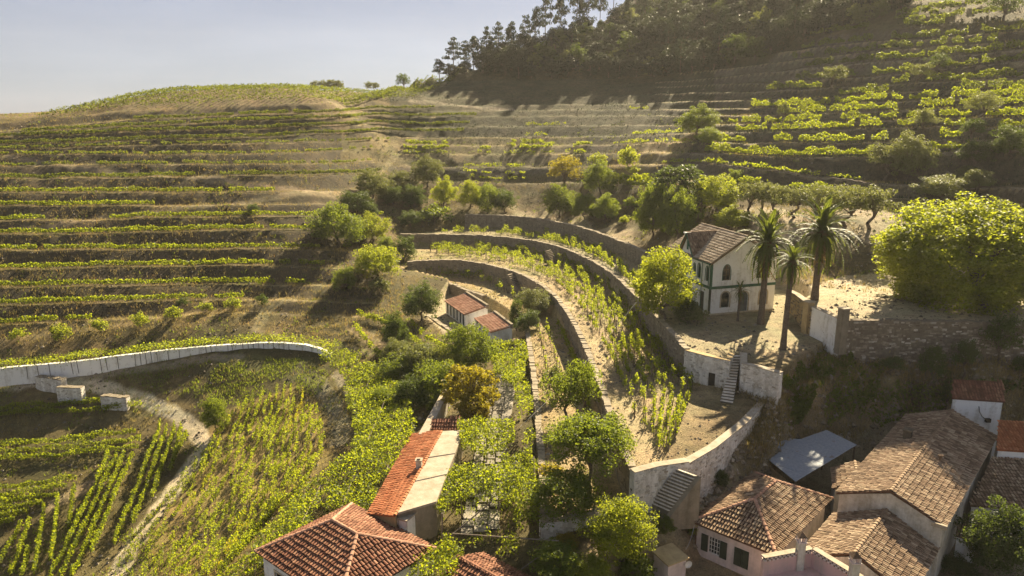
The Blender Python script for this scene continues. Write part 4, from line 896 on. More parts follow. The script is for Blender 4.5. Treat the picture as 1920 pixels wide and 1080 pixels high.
def stone_wall(label, top, m, sm=None, th=.5, height=None, holes=None, sw=.30, shh=.13, cover=.7, cop=None, name='retaining_wall', group=None, single=0, rise=.12, cat='wall', copw=0.0):
    top = np.asarray(top, float); o = top[len(top) // 2].copy(); t = thing(name, label, cat, tuple(o), 0, group); t['kind'] = 'thing'
    P = top - o; mb = MB(); cp = MB(); C_, E_, N_, HW, HH = [], [], [], [], []; doors = []
    nseg = len(P) - 1; dirs = np.diff(P[:, :2], axis=0); dirs /= np.linalg.norm(dirs, axis=1)[:, None]; rt = np.stack([dirs[:, 1], -dirs[:, 0]], -1)
    vn = np.zeros((len(P), 2)); vn[:-1] += rt; vn[1:] += rt; vn /= np.linalg.norm(vn, axis=1)[:, None]
    zt = P[:, 2] + rise + NR.normal(0, .035, len(P))
    if height is None:
        w0 = top[:, :2] + vn * .7; w1_ = top[:, :2] + vn * 1.5; zb = np.minimum(H(w0[:, 0], w0[:, 1]), H(w1_[:, 0], w1_[:, 1])) - o[2] - .5; zb = np.minimum(zb, zt - .4)
    else: zb = zt - height
    zi = zb if height is not None else zt - np.maximum(.6, (zt - zb) * .3)
    out = P[:, :2] + vn * .12; inn = P[:, :2] - vn * th
    for i in range(nseg):
        a, b = out[i], out[i + 1]; hs = [h[1:] for h in (holes or []) if h[0] == i]
        if hs:
            Pm = wall(mb, a, b, zb[i], zt[i] , [(u0, u1, w0 - o[2], w1 - o[2], ar) for u0, u1, w0, w1, ar in hs]); doors.append((Pm, [(u0, u1, w0 - o[2], w1 - o[2], ar) for u0, u1, w0, w1, ar in hs]))
        else: mb.quad((*a, zb[i]), (*b, zb[i + 1]), (*b, zt[i + 1]), (*a, zt[i]))
        c, d = inn[i + 1], inn[i]
        mb.quad((*c, zi[i + 1]), (*d, zi[i]), (*d, zt[i]), (*c, zt[i + 1]))
        oc, od = out[i] + vn[i] * copw, out[i + 1] + vn[i + 1] * copw; ic, id_ = inn[i] - vn[i] * copw, inn[i + 1] - vn[i + 1] * copw
        cp.quad((*oc, zt[i] + .06), (*od, zt[i + 1] + .06), (*id_, zt[i + 1] + .06), (*ic, zt[i] + .06))
        for p_, q_, k in ((oc, od, 1), (ic, id_, -1)):
            f = [(*p_, zt[i]), (*q_, zt[i + 1]), (*q_, zt[i + 1] + .06), (*p_, zt[i] + .06)]; mb_ = f if k > 0 else f[::-1]; cp.quad(*mb_)
        if sm is not None:
            L = np.linalg.norm(b - a); hgt = .5 * (zt[i] - zb[i] + zt[i + 1] - zb[i + 1]); n = int(L * hgt * cover / (sw * shh * 2.2)) ; 
            if n > 0:
                u = NR.random(n) * L; rows_ = max(1, int(hgt / (shh * 1.15))); rr = NR.integers(0, rows_, n); f = u / L
                z = (zb[i] * (1 - f) + zb[i + 1] * f) + (rr + .5) / rows_ * ((zt[i] - zb[i]) * (1 - f) + (zt[i + 1] - zb[i + 1]) * f)
                ok = np.ones(n, bool)
                for h in hs: ok &= ~((u > h[0] - .25) & (u < h[1] + .25) & (z > h[2] - o[2] - .2) & (z < h[3] - o[2] + .2))
                ok &= z < (zt[i] * (1 - f) + zt[i + 1] * f) - shh * .5
                n = ok.sum(); c3 = np.stack([a[0] + dirs[i, 0] * u[ok], a[1] + dirs[i, 1] * u[ok], z[ok]], -1)
                C_.append(c3); E_.append(np.tile([dirs[i, 0], dirs[i, 1], 0], (n, 1))); N_.append(np.tile([rt[i, 0], rt[i, 1], 0], (n, 1)))
                HW.append(sw * .5 * NR.uniform(.55, 1.25, n)); HH.append(shh * .5 * NR.uniform(.6, 1.15, n))
    for k in (0, -1):
        mb.quad((*out[k], zb[k]), (*inn[k], zb[k]), (*inn[k], zt[k]), (*out[k], zt[k]))
        cp.quad((*(out[k] + vn[k] * copw), zt[k]), (*(inn[k] - vn[k] * copw), zt[k]), (*(inn[k] - vn[k] * copw), zt[k] + .06), (*(out[k] + vn[k] * copw), zt[k] + .06))
    mb.build('wall_face', m, t)
    if sm is not None and copw == 0.0:
        cp = MB()
        for i in range(nseg):
            L = np.linalg.norm(out[i + 1] - out[i]); u = 0.0
            while u < L - .05:
                w_ = min(R.uniform(.35, .8), L - u); f0, f1 = u / L, (u + w_ * .94) / L; e0 = R.uniform(-.05, .07); h0 = R.uniform(.02, .15); q4 = []
                for f, a_, b_ in ((f0, out[i], out[i + 1]), (f1, out[i], out[i + 1]), (f1, inn[i], inn[i + 1]), (f0, inn[i], inn[i + 1])):
                    z_ = zt[i] * (1 - f) + zt[i + 1] * f; p_ = a_ * (1 - f) + b_ * f + vn[i] * (e0 if a_ is out[i] else -e0); q4.append((p_[0], p_[1], z_))
                cp.add([(x_, y_, z_ - .05) for x_, y_, z_ in q4] + [(x_, y_, z_ + h0) for x_, y_, z_ in q4], [(4, 5, 6, 7), (0, 1, 5, 4), (1, 2, 6, 5), (2, 3, 7, 6), (3, 0, 4, 7)]); u += w_
        cs = cp.build('coping_stones', cop or m, t); cs['kind'] = 'stuff'
    else: cp.build('coping', cop or m, t)
    for Pm, hs in doors:
        for h in hs: opening(t, Pm, h, 'door', M_DOORB, door=True, k=.5)
    if C_:
        C_, E_, N_ = map(np.concatenate, (C_, E_, N_)); HW = np.concatenate(HW)[:, None]; HH = np.concatenate(HH)[:, None]; n = len(C_)
        tint = np.clip(NR.normal(.5, .22, n), 0, 1); dep = NR.uniform(.015, .06, n)[:, None]
        k = min(single, n)
        if k:
            big = np.argsort(-(HW * HH)[:, 0])[:k]; rest = np.setdiff1d(np.arange(n), big)
            vv = np.array([[-1, 0, -1], [1, 0, -1], [1, 0, 1], [-1, 0, 1]], float); F4 = vv * [.86, 1, .86] + [0, -1, 0]; Bk = vv * 1.1
            shp = []
            for s_ in range(5):
                jt = lambda q: q + NR.normal(0, .1, q.shape) * [1, 0, 1]; f_, b_ = jt(F4), jt(Bk)
                shp.append(quads_mesh('stone', np.concatenate([f_[None]] + [np.stack([b_[i], b_[(i + 1) % 4], f_[(i + 1) % 4], f_[i]])[None] for i in range(4)]), sm, np.full(5, .2 + .15 * s_)))
            for i in big:
                s_ = link('stone', shp[R.randrange(5)], t); s_.location = C_[i]; s_.rotation_euler = (0, 0, math.atan2(E_[i][1], E_[i][0])); s_.scale = (HW[i, 0], .05 + dep[i, 0], HH[i, 0])
        else: rest = np.arange(n)
        me = boxes_mesh('wall_stones', C_[rest], E_[rest], N_[rest], HW[rest], HH[rest], dep[rest], sm, tint[rest]); s_ = link('wall_stones', me, t); s_['kind'] = 'stuff'
    return t
stone_wall('low dry stone wall behind the trees, uppermost of the curved terrace walls', smooth(W1), M_GREY, S_TAN, sw=.4, shh=.18, cop=M_COPE)
stone_wall('tall curved stone wall holding up the manor courtyard terrace', smooth(W2), M_GREY, S_TAN, sw=.36, shh=.16, cop=M_COPE)
CF = COURT_F
stone_wall('white courtyard wall with a small dark door left of the steps', CF[:4], M_WWALL, S_WHITE, holes=[(1, .35, 1.05, 32.9, 34.75, 0)], cop=P_OCHRE, copw=.05)
stone_wall('white courtyard wall right of the steps, ending above the ivy', CF[4:], M_WWALL, S_WHITE, cop=M_CONC, copw=.05)
stone_wall('long curved stone wall below the vine terrace', smooth(W3), M_GREY, S_TAN, sw=.36, shh=.16, cop=M_COPE)
stone_wall('sunlit whitewashed wall rising from the lane to the lower platform', OUT[2:], M_WWALL, S_WHITE, sw=.26, shh=.12, rise=.2, cop=M_CONC, copw=.04)
stone_wall('short white wall at the pointed tip of the vine terrace', OUT[:3], M_WWALL, S_WHITE, sw=.3, shh=.14, rise=.3, cop=M_CONC, copw=.05)
stone_wall('low curved wall above the two white cottages', smooth(W3B), M_GREY, S_TAN, cop=M_COPE)
stone_wall('stone wall below the cottage yard with a pale coping', P3([(795, 590), (825, 609), (856, 629), (885, 640)], 29.5), M_GREY, S_TAN, cop=M_COPE)
stone_wall('great stone wall holding the terrace under the plane tree', resample(TERR_F[1:], 2.5), M_RUB, S_RUB, sw=.44, shh=.19, single=290, cover=1.5, th=.6, rise=.25, cop=M_RUB)
stone_wall('short bright white wall dropping from the plane tree terrace', TERR_F[:2], P_WHITE, None, th=.4, rise=.35, cop=M_CONC, copw=.04)
stone_wall('short beige wall between palms and terrace', P3([(1478, 548), (1492, 556), (1511, 571), (1524, 582)], 39.0), P_OCHRE, S_TAN, th=.5, rise=.2, cop=M_CONC, copw=.05)
for lab, px, py, z0, h, m in (('ochre gate pillar at the corner of the beige wall', 1516, 578, 39, .7, P_OCHRE), ('grey stone pillar at the corner of the great stone wall', 1580, 606, 39, 1.5, M_GREY)):
    p = pz(px, py, z0); t = thing('pillar', lab, 'pillar', p, .3); mb = MB(); mb.box(-.4, .4, -.4, .4, -3.2, h); mb.build('shaft', m, t); mb = MB(); mb.box(-.48, .48, -.48, .48, h, h + .12); mb.build('cap', M_CONC, t)
stone_wall('low stone wall along the pergola yard beside the stubble strip', smooth(P3([(984, 604), (1000, 720), (1012, 870), (1016, 985)], z30), 2.5), M_GREY, S_TAN, cop=M_COPE, rise=.15)
stone_wall('white wall below the bushes at the end of the stubble strip', P3([(1014, 985), (1060, 980), (1115, 972), (1150, 950)], z30), M_WWALL, S_WHITE, rise=.25, cop=M_CONC, copw=.04)
WL = smooth([pz(-90, 704, 26.9), pz(0, 692, 27.0), pz(60, 686, 27.2), pz(130, 679, 27.5), pz(240, 666, 27.9), pz(330, 655, 28.2), pz(420, 647, 28.4), pz(500, 643, 28.5), pz(560, 645, 28.5), pz(600, 652, 28.3), pz(618, 664, 27.9)], 2.2)
stone_wall('long white wall curving along the foot of the left vineyard slope', WL, P_WHITE, None, th=.45, rise=0, cop=P_WHITE, height=2.4)
stone_wall('thick white topped wall running from the golden bush to the red lean-to', [pz(834, 732, 30.), pz(788, 813, 29.9)], P_STAIN, None, th=.6, rise=0, cop=M_CONC, height=2.8, copw=.05)
for lab, a, b, hp in (('whitewashed stone abutment nearest the left end of the track', (70, 728), (120, 740), 24), ('whitewashed stone abutment jutting out in the middle of the track edge', (110, 752), (156, 756), 28), ('whitewashed stone abutment at the right end of the track edge', (192, 766), (240, 770), 24)):
    A_, B_ = g1(*a), g1(*b); hh_ = hp * dep_at(A_) / FPX; zt_ = max(A_[2], B_[2]) + hh_; A_[2] = B_[2] = zt_
    stone_wall(lab, [A_, B_], M_WWALL, S_WHITE, th=.7, rise=0, height=hh_ + 2.2, cop=M_GREY, group='abutments under the track', name='abutment')
# dry stone terrace walls of the right slope
_ONE = ['first', 'second', 'third', 'fourth', 'fifth', 'sixth', 'seventh', 'eighth', 'ninth']
ORD = _ONE + ['tenth', 'eleventh', 'twelfth', 'thirteenth', 'fourteenth', 'fifteenth', 'sixteenth', 'seventeenth', 'eighteenth', 'nineteenth']
for a_, b_ in (('twenty', 'twentieth'), ('thirty', 'thirtieth'), ('forty', 'fortieth'), ('fifty', 'fiftieth'), ('sixty', 'sixtieth')): ORD += [b_] + [a_ + '-' + q_ for q_ in _ONE]
FR = rows_fn(RROWS, RC); FL = rows_fn(LROWS, LC)
def on_row(F, k, f, pxs):
    """world points on the stepped slope, f between row k-1 (0) and row k (1)"""
    Y = F(pxs); y = Y[k - 1] * (1 - f) + Y[k] * f if k > 0 else Y[0] - (1 - f) * 14
    d = ray_base(pxs, y, 80, 330, 200); a, b, c = ray(pxs, y); x = a / b * d; return np.stack([x, d, H(x, d)], -1)
for k in range(3, 14):
    x0 = 1395 if k < 12 else 1290; pxs = np.arange(x0 + 12 * (k % 3), 1935, 18.0); p = on_row(FR, k, .97, pxs)
    p = smooth(p, 2.6, 1); w0 = p.copy(); w0[:, 2] = H(p[:, 0], p[:, 1] + .3)
    stone_wall('dry stone terrace wall on the right slope, %s up from the olive trees' % ORD[13 - k], w0, M_GREY, S_SCHIST, th=.4, sw=.55, shh=.28, cover=.55, cop=S_TAN, name='dry_stone_wall', group='dry stone walls on the right slope', rise=.05)
# stairs
def stairs(label, Lb, Rb, Lt, Rt, n, m, zbase, parapet=None, hollow=False):
    o = Vector(Lb); t = thing('staircase', label, 'stairs', o)
    Lb, Rb, Lt, Rt = (Vector(p) - o for p in (Lb, Rb, Lt, Rt))
    for i in range(n):
        f0, f1 = i / n, (i + 1.08) / n; z = Lb.z + (Lt.z - Lb.z) * (i + 1) / n
        a, b, c, d = Lb.lerp(Lt, f0), Rb.lerp(Rt, f0), Rb.lerp(Rt, f1), Lb.lerp(Lt, f1); mb = MB(); zb_ = zbase - o.z
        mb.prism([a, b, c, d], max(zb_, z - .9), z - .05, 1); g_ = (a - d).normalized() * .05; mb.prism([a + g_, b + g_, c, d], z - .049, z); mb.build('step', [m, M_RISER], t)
    if parapet:
        mb = MB(); d = (Rb - Lb).normalized() * .35; up = Vector((0, 0, .03))
        e = (Rt - Rb) * .0; pts = [Rb - (Rt - Rb) * .06, Rt]
        a, b = pts; q_ = [a, b, b + d, a + d]; vs = [p + up for p in q_] + [Vector((p.x, p.y, zbase - o.z)) for p in q_]
        mb.add(vs, [(0, 1, 2, 3), (4, 5, 1, 0), (5, 6, 2, 1), (6, 7, 3, 2), (7, 4, 0, 3)]); mb.build('parapet', parapet, t)
    return t
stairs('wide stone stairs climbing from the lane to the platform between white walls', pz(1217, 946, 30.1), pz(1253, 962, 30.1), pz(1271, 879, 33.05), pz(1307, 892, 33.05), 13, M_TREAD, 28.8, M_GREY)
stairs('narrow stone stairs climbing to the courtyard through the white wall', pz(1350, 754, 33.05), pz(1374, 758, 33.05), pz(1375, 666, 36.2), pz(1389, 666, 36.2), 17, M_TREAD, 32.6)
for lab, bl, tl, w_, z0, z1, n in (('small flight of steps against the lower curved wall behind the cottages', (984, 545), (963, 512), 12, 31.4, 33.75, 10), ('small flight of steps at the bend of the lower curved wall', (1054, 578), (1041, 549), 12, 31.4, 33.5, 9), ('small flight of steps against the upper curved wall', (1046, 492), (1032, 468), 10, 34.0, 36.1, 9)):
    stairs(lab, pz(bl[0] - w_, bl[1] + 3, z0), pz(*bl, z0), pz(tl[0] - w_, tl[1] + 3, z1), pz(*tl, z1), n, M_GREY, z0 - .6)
# ------------------------------------------------------------------ leaf materials
L_MID = leafmat('leaf_mid', (.075, .110, .018), (.30, .36, .025), .5)
L_BRIGHT = leafmat('leaf_bright', (.11, .145, .016), (.48, .52, .03), .55)
L_DARK = leafmat('leaf_dark', (.045, .070, .018), (.15, .20, .022), .42, spot=.06)
L_OLIVE = leafmat('leaf_olive', (.11, .125, .050), (.28, .30, .06), .42, .35, (.25, .22, .10), .1)
L_GOLD = leafmat('leaf_gold', (.13, .115, .018), (.50, .42, .02), .5, .4, (.30, .15, .03), .25)
L_PINE = leafmat('leaf_pine', (.035, .050, .026), (.05, .07, .022), .3, .4, (.10, .08, .04), .05)
L_VINE = leafmat('leaf_vine', (.10, .135, .014), (.43, .48, .02), .55, .38, (.30, .23, .03), .05)
L_VINEF = leafmat('leaf_vine_far', (.075, .105, .018), (.27, .31, .022), .5, .45, (.32, .22, .04), .1)
L_PALM = leafmat('leaf_palm', (.065, .090, .022), (.20, .24, .025), .45, .35, (.28, .22, .05), .08)
L_DEAD = leafmat('leaf_palm_dry', (.20, .14, .055), (.26, .18, .05), .4, .35, (.30, .2, .08), .1)
L_GRASS = leafmat('dry_grass_blade', (.25, .19, .075), (.34, .27, .08), .45, .4, (.16, .17, .04), .25)
L_WOOD = leafmat('leaf_woodland', (.036, .048, .024), (.055, .068, .022), .35, .4, (.14, .13, .05), .08)
q = N('bark'); f = q.noise(6, 6, .7); q.bump(f, .8, .05); BARK = q.col(q.ramp(f, [(.3, (.075, .055, .04)), (.7, (.20, .155, .11))]))
q = N('vine_wood'); f = q.noise(8, 5, .7); VWOOD = q.col(q.ramp(f, [(.3, (.06, .045, .03)), (.7, (.17, .13, .09))]))
POSTM = plain('grey_post_wood', (.20, .165, .125), .9)
# ------------------------------------------------------------------ leaf clouds
def leaf_quads(c, size, rg, up=.45, asp=.62, bias=None):
    """diamond leaves at c (n,3); size scalar or (n,)"""
    n = len(c); nn = rg.normal(size=(n, 3)); nn /= np.linalg.norm(nn, axis=1)[:, None]
    nn = nn * (1 - up * .5) + np.array([0, 0, up]) + (0 if bias is None else bias); nn /= np.linalg.norm(nn, axis=1)[:, None]
    t = rg.normal(size=(n, 3)); t -= (t * nn).sum(1)[:, None] * nn; t /= np.linalg.norm(t, axis=1)[:, None]; b = np.cross(nn, t)
    s = (np.asarray(size) * rg.uniform(.6, 1.25, n))[:, None]
    return np.stack([c - t * s, c + b * s * asp + nn * s * .12, c + t * s, c - b * s * asp + nn * s * .12], 1)
def crown_pts(n_cl, per, rg, rx=.5, ry=.5, rz=.4, cz=.6, cr=.12, hollow=.55, flat_bottom=.0, lump=.25):
    d = rg.normal(size=(n_cl, 3)); d /= np.linalg.norm(d, axis=1)[:, None]
    if flat_bottom: d[:, 2] = np.where(d[:, 2] < -flat_bottom, -d[:, 2], d[:, 2])
    r = rg.uniform(hollow, 1.0, n_cl) ** .7 * (1 + rg.normal(0, lump, n_cl) * .5)
    c = d * r[:, None] * np.array([rx, ry, rz]) * (1 - cr * .6) + [0, 0, cz]
    crs = cr * rg.uniform(.6, 1.35, n_cl)
    p = np.repeat(c, per, 0); e = rg.normal(size=p.shape); e /= np.linalg.norm(e, axis=1)[:, None]
    p = p + e * (rg.uniform(.35, 1, len(p)) ** .5 * np.repeat(crs, per))[:, None] * np.array([1, 1, .75])
    tint = np.clip(np.repeat(rg.normal(.48, .11, n_cl), per) + rg.normal(0, .12, len(p)), 0, 1)
    return p, e, tint, c
def crown_mesh(name, m, seed, n_cl=60, per=60, leaf=.03, **k):
    rg = np.random.default_rng(seed); up = k.pop('up', .4); p, e, t, c = crown_pts(n_cl, per, rg, **k)
    return quads_mesh(name, leaf_quads(p, leaf, rg, up, bias=e * .35), m, t), c
def trunk_mesh(name, seed, c, h=.35, r=.03, limbs=9, m=None, wob=.03):
    rg = np.random.default_rng(seed); mb = MB(); pts = [Vector((rg.normal(0, wob) * (i > 0), rg.normal(0, wob) * (i > 0), h * i / 3 - (.06 if i == 0 else 0))) for i in range(4)]
    mb.tube(pts, [r * 1.35, r, r * .9, r * .8], 7); top = pts[-1]
    for i in rg.choice(len(c), min(limbs, len(c)), replace=False):
        e = Vector(c[i]); mid = top.lerp(e, .5) + Vector((rg.normal(0, .03), rg.normal(0, .03), .02)); s = pts[2].lerp(top, rg.random()); mb.tube([s, mid, e], [r * .55, r * .35, r * .12], 5)
    return mb.mesh(name, m or BARK, True)
KIND = {}
def kind(nm, variants, tr=dict(), **k):
    KIND[nm] = []
    for i in range(variants):
        cm, c = crown_mesh(nm + '_crown', k['m'], hash_(nm) + i, **{a: b for a, b in k.items() if a != 'm'}); KIND[nm].append((cm, trunk_mesh(nm + '_trunk', hash_(nm) + 50 + i, c, **tr)))
def hash_(s): return sum(ord(ch) * (i + 3) for i, ch in enumerate(s)) * 7 % 9973
kind('round', 4, m=L_MID, n_cl=160, per=105, leaf=.0165, rx=.5, ry=.5, rz=.46, cz=.53, cr=.115, hollow=.5, lump=.4, flat_bottom=.85, tr=dict(h=.28, r=.026))
kind('bush', 3, m=L_MID, n_cl=120, per=105, leaf=.0185, rx=.5, ry=.5, rz=.50, cz=.44, cr=.13, flat_bottom=.6, lump=.4, tr=dict(h=.2, r=.022, limbs=7))
kind('airy', 3, m=L_OLIVE, n_cl=80, per=55, leaf=.022, rx=.5, ry=.5, rz=.36, cz=.62, cr=.12, flat_bottom=.6, lump=.45, tr=dict(h=.4, r=.035, wob=.05))
kind('dense', 2, m=L_GOLD, n_cl=140, per=70, leaf=.022, rx=.5, ry=.5, rz=.46, cz=.50, cr=.11, hollow=.8, flat_bottom=.8, lump=.12, tr=dict(h=.25, r=.03))
kind('shadeleaf', 1, m=L_MID, n_cl=150, per=110, leaf=.0155, rx=.5, ry=.5, rz=.34, cz=.64, cr=.11, hollow=.6, flat_bottom=.35, lump=.3, tr=dict(h=.42, r=.022, limbs=14))
kind('plane', 1, m=L_BRIGHT, n_cl=640, per=110, leaf=.0105, rx=.5, ry=.48, rz=.47, cz=.50, cr=.075, hollow=.5, flat_bottom=.95, lump=.10, up=.5, tr=dict(h=.3, r=.035, limbs=20))
kind('wood', 5, m=L_WOOD, n_cl=70, per=52, leaf=.034, rx=.5, ry=.5, rz=.50, cz=.46, cr=.15, flat_bottom=.9, lump=.4, tr=dict(h=.3, r=.03))
kind('weed', 2, m=L_BRIGHT, n_cl=26, per=45, leaf=.05, rx=.5, ry=.5, rz=.5, cz=.42, cr=.2, flat_bottom=.3, lump=.4, tr=dict(h=.15, r=.02, limbs=5))
def pine_kind(nm, seed, tall):
    rg = np.random.default_rng(seed); P, E, T, Cc = [], [], [], []
    n_l = 7 if tall else 5
    for i in range(n_l):
        z = .42 + .54 * i / (n_l - 1); rad = (.46 if tall else .5) * (1 - .75 * (i / (n_l - 1)) ** 1.3) * rg.uniform(.8, 1.15)
        for j in range(7 if i < n_l - 1 else 3):
            a = rg.uniform(0, 6.28); rr = rad * rg.uniform(.3, 1); c = np.array([rr * math.cos(a), rr * math.sin(a), z + rg.normal(0, .02)]); Cc.append(c)
            e = rg.normal(size=(34, 3)); e /= np.linalg.norm(e, axis=1)[:, None]; P.append(c + e * rg.uniform(.2, 1, 34)[:, None] ** .5 * np.array([.13, .13, .055])); E.append(e); T.append(np.clip(rg.normal(.45, .2, 34), 0, 1))
    P, E, T = map(np.concatenate, (P, E, T)); cm = quads_mesh(nm + '_crown', leaf_quads(P, .038, rg, .5, .45), L_PINE, T)
    mb = MB(); mb.tube([(0, 0, -.05), (.01, 0, .4), (0, .01, .7), (0, 0, .95)], [.022, .017, .012, .004], 6)
    for i in range(0, len(Cc), 2): mb.bar((0, 0, Cc[i][2] - .05), Cc[i], .007, 4, .003)
    return cm, mb.mesh(nm + '_trunk', BARK, True)
KIND['pine'] = [pine_kind('pine', 5, True), pine_kind('pine', 9, False), pine_kind('pine', 15, True)]
def plant(name, label, cat, knd, loc, wd, ht, m=None, group=None, v=None, trunk=True, rz=None):
    cm, tm = KIND[knd][R.randrange(len(KIND[knd])) if v is None else v % len(KIND[knd])]
    t = thing(name, label, cat, tuple(loc), R.uniform(0, 6.28) if rz is None else rz, group); t.scale = (wd, wd, ht)
    o = link('crown', cm, t)
    if m is not None: o.material_slots[0].link = 'OBJECT'; o.material_slots[0].material = m
    if trunk: link('trunk', tm, t)
    return t
def dep_at(p): return p[1] * cp_ - (p[2] - CZ) * sp_
def tree(px, py, wpx, hpx, knd, label, m=None, name='tree', cat='tree', group=None, v=None, z=None, k=1.0):
    p = g1(px, py) if z is None else pz(px, py, z)
    while z is None and p[1] > 330 and py < 200: py += 5; hpx += 4; p = g1(px, py)
    mpp = dep_at(p) / FPX
    p = p + np.array([0, wpx * mpp * .12, 0]); p[2] = Hs(p[0], p[1]) if z is None else z
    return plant(name, label, cat, knd, p, wpx * mpp * 1.06 * k, hpx * mpp * 1.06 * k, m, group, v)
def bush(*a, **k): return tree(*a, name='bush', cat='bush', **k)
# -------- slope between the two hillsides
T_ = tree; B_ = bush
T_(630, 467, 100, 72, 'round', 'broad round olive green tree at the end of the left vine rows'); T_(697, 458, 62, 50, 'round', 'yellow green tree touching the broad round olive green tree', L_BRIGHT)
B_(704, 527, 78, 62, 'bush', 'wide yellow green bush on the grassy slope above the cottages', m=L_BRIGHT); B_(724, 480, 36, 34, 'bush', 'small green bush just above the wide yellow green bush')
B_(645, 546, 44, 40, 'bush', 'round compact green bush alone on the path bend'); B_(712, 555, 36, 32, 'weed', 'small pale feathery bush left of the cottages', m=L_OLIVE)
T_(789, 604, 68, 68, 'round', 'dark leafy tree beside the cottage yard wall', L_DARK); T_(699, 378, 64, 54, 'round', 'yellowish airy tree where the hillside tracks meet', L_OLIVE)
B_(665, 404, 62, 42, 'bush', 'dark bush where the hillside tracks meet', m=L_DARK); T_(802, 354, 56, 52, 'round', 'hazy olive tree at the top of the middle thicket', L_OLIVE); B_(752, 366, 52, 40, 'bush', 'olive bush in the middle of the thicket', m=L_OLIVE)
B_(735, 386, 42, 34, 'bush', 'dark bush at the left of the middle thicket', m=L_DARK); B_(775, 392, 44, 42, 'bush', 'dark green bush below the hazy olive tree', m=L_DARK); T_(833, 392, 44, 50, 'round', 'bright round tree standing alone right of the thicket', L_BRIGHT)
T_(882, 394, 42, 48, 'round', 'bright tree, left one of a clump above the curved wall', L_BRIGHT); T_(914, 404, 44, 54, 'bush', 'tall green bush in the middle of the clump above the curved wall'); T_(945, 400, 44, 42, 'bush', 'dark bush at the right of the clump above the curved wall', L_DARK)
B_(815, 424, 54, 36, 'weed', 'low spreading green bush over the curved wall', m=L_MID); B_(770, 428, 38, 30, 'bush', 'dark low bush left of the curved wall', m=L_DARK); B_(759, 488, 42, 42, 'bush', 'dark bush at the end of the curved walls', m=L_DARK)
B_(696, 412, 30, 26, 'bush', 'small dark bush above the yellow green tree', m=L_DARK); B_(475, 399, 22, 14, 'bush', 'tiny dark bush among the left vine terraces', m=L_DARK); B_(688, 430, 26, 20, 'weed', 'small weed bush behind the broad round tree', m=L_OLIVE)
# -------- centre trees above the curved walls
T_(1050, 409, 56, 54, 'round', 'green round tree at the left of the sunlit strip', k=1.05); T_(1058, 360, 62, 58, 'airy', 'thin brownish tree above the sunlit strip', L_GOLD); T_(1125, 374, 60, 60, 'round', 'olive green tree in the middle above the sunlit strip')
T_(1096, 412, 46, 44, 'bush', 'small leafy tree in the middle of the sunlit strip'); T_(1135, 420, 50, 48, 'round', 'round leafy tree at the right of the sunlit strip'); B_(1178, 322, 34, 42, 'weed', 'bright rounded bush on the dry grassy knoll', m=L_BRIGHT); B_(1120, 314, 32, 24, 'weed', 'small bright bush left of the dry knoll', m=L_BRIGHT)
B_(1188, 330, 24, 16, 'weed', 'tiny bright bush under the dry knoll', m=L_BRIGHT); B_(1170, 422, 18, 18, 'weed', 'tiny bright weed bush on the sunlit strip', m=L_BRIGHT); T_(1310, 258, 68, 48, 'round', 'round green tree alone among the right vine terraces'); B_(1328, 275, 44, 30, 'bush', 'green bush below the round tree on the terraces')
T_(1275, 402, 104, 84, 'dense', 'big dark bronze tree behind the manor house', L_DARK); T_(1222, 452, 56, 90, 'round', 'tall green tree, left of a pair by the manor roof', L_MID, k=1.05); T_(1272, 456, 68, 88, 'round', 'tall green tree, right of a pair by the manor roof')
T_(1346, 404, 84, 66, 'round', 'bright yellow green tree behind the manor roof', L_BRIGHT); T_(1373, 437, 66, 44, 'round', 'low round bright tree touching the manor roof', L_BRIGHT); B_(1185, 395, 30, 24, 'weed', 'weed bush left of the big bronze tree', m=L_MID)
for i, (x, y, w_, h_) in enumerate(((1408, 405, 60, 60), (1452, 412, 62, 62), (1494, 410, 62, 56), (1536, 412, 66, 58), (1590, 428, 78, 70), (1636, 432, 84, 76), (1430, 395, 50, 46), (1560, 398, 60, 50))):
    T_(x, y, w_, h_, 'airy', 'grey green olive tree, %s from the left in the row behind the palms' % ORD[[0, 2, 3, 4, 6, 7, 1, 5][i]], group='olive trees behind the palms', name='olive_tree')
T_(1662, 340, 66, 62, 'airy', 'leafy olive green tree above the plane tree, left one of two'); T_(1706, 344, 84, 74, 'round', 'leafy olive green tree above the plane tree, right one of two', L_OLIVE)
B_(1765, 380, 84, 46, 'bush', 'wide green bush right above the plane tree', m=L_OLIVE); B_(1833, 366, 56, 36, 'bush', 'dull bush above the right end of the plane tree', m=L_OLIVE); B_(1830, 320, 60, 40, 'bush', 'dark bush in the gully at the right edge', m=L_DARK); B_(1895, 310, 60, 60, 'bush', 'large dark bush at the right frame edge', m=L_DARK)
for x, y, w_, h_, m, l_ in ((1563, 166, 46, 38, L_OLIVE, 'pale round tree among the upper right terraces'), (1725, 158, 38, 34, L_OLIVE, 'small round tree among the upper right terraces'), (1760, 142, 34, 34, L_DARK, 'dark little tree near the upper right terraces'), (1842, 232, 52, 50, L_OLIVE, 'dull round tree on the far right terraces'), (1733, 256, 44, 46, L_OLIVE, 'dull tree between two right vine rows'), (1822, 266, 44, 36, L_DARK, 'dark low tree on the far right terraces'), (1885, 40, 56, 46, L_DARK, 'dark tree at the top right corner')):
    T_(x, y, w_, h_, 'airy', l_, m)
B_(1470, 222, 22, 26, 'weed', 'little bush between the right vine rows', m=L_OLIVE); B_(1462, 8, 30, 26, 'bush', 'dark bush at the top of the right slope', m=L_DARK); B_(1380, 345, 30, 26, 'bush', 'low bush below the lowest right vine row', m=L_MID); B_(1815, 345, 40, 30, 'bush', 'brown green bush on the right slope', m=L_OLIVE)
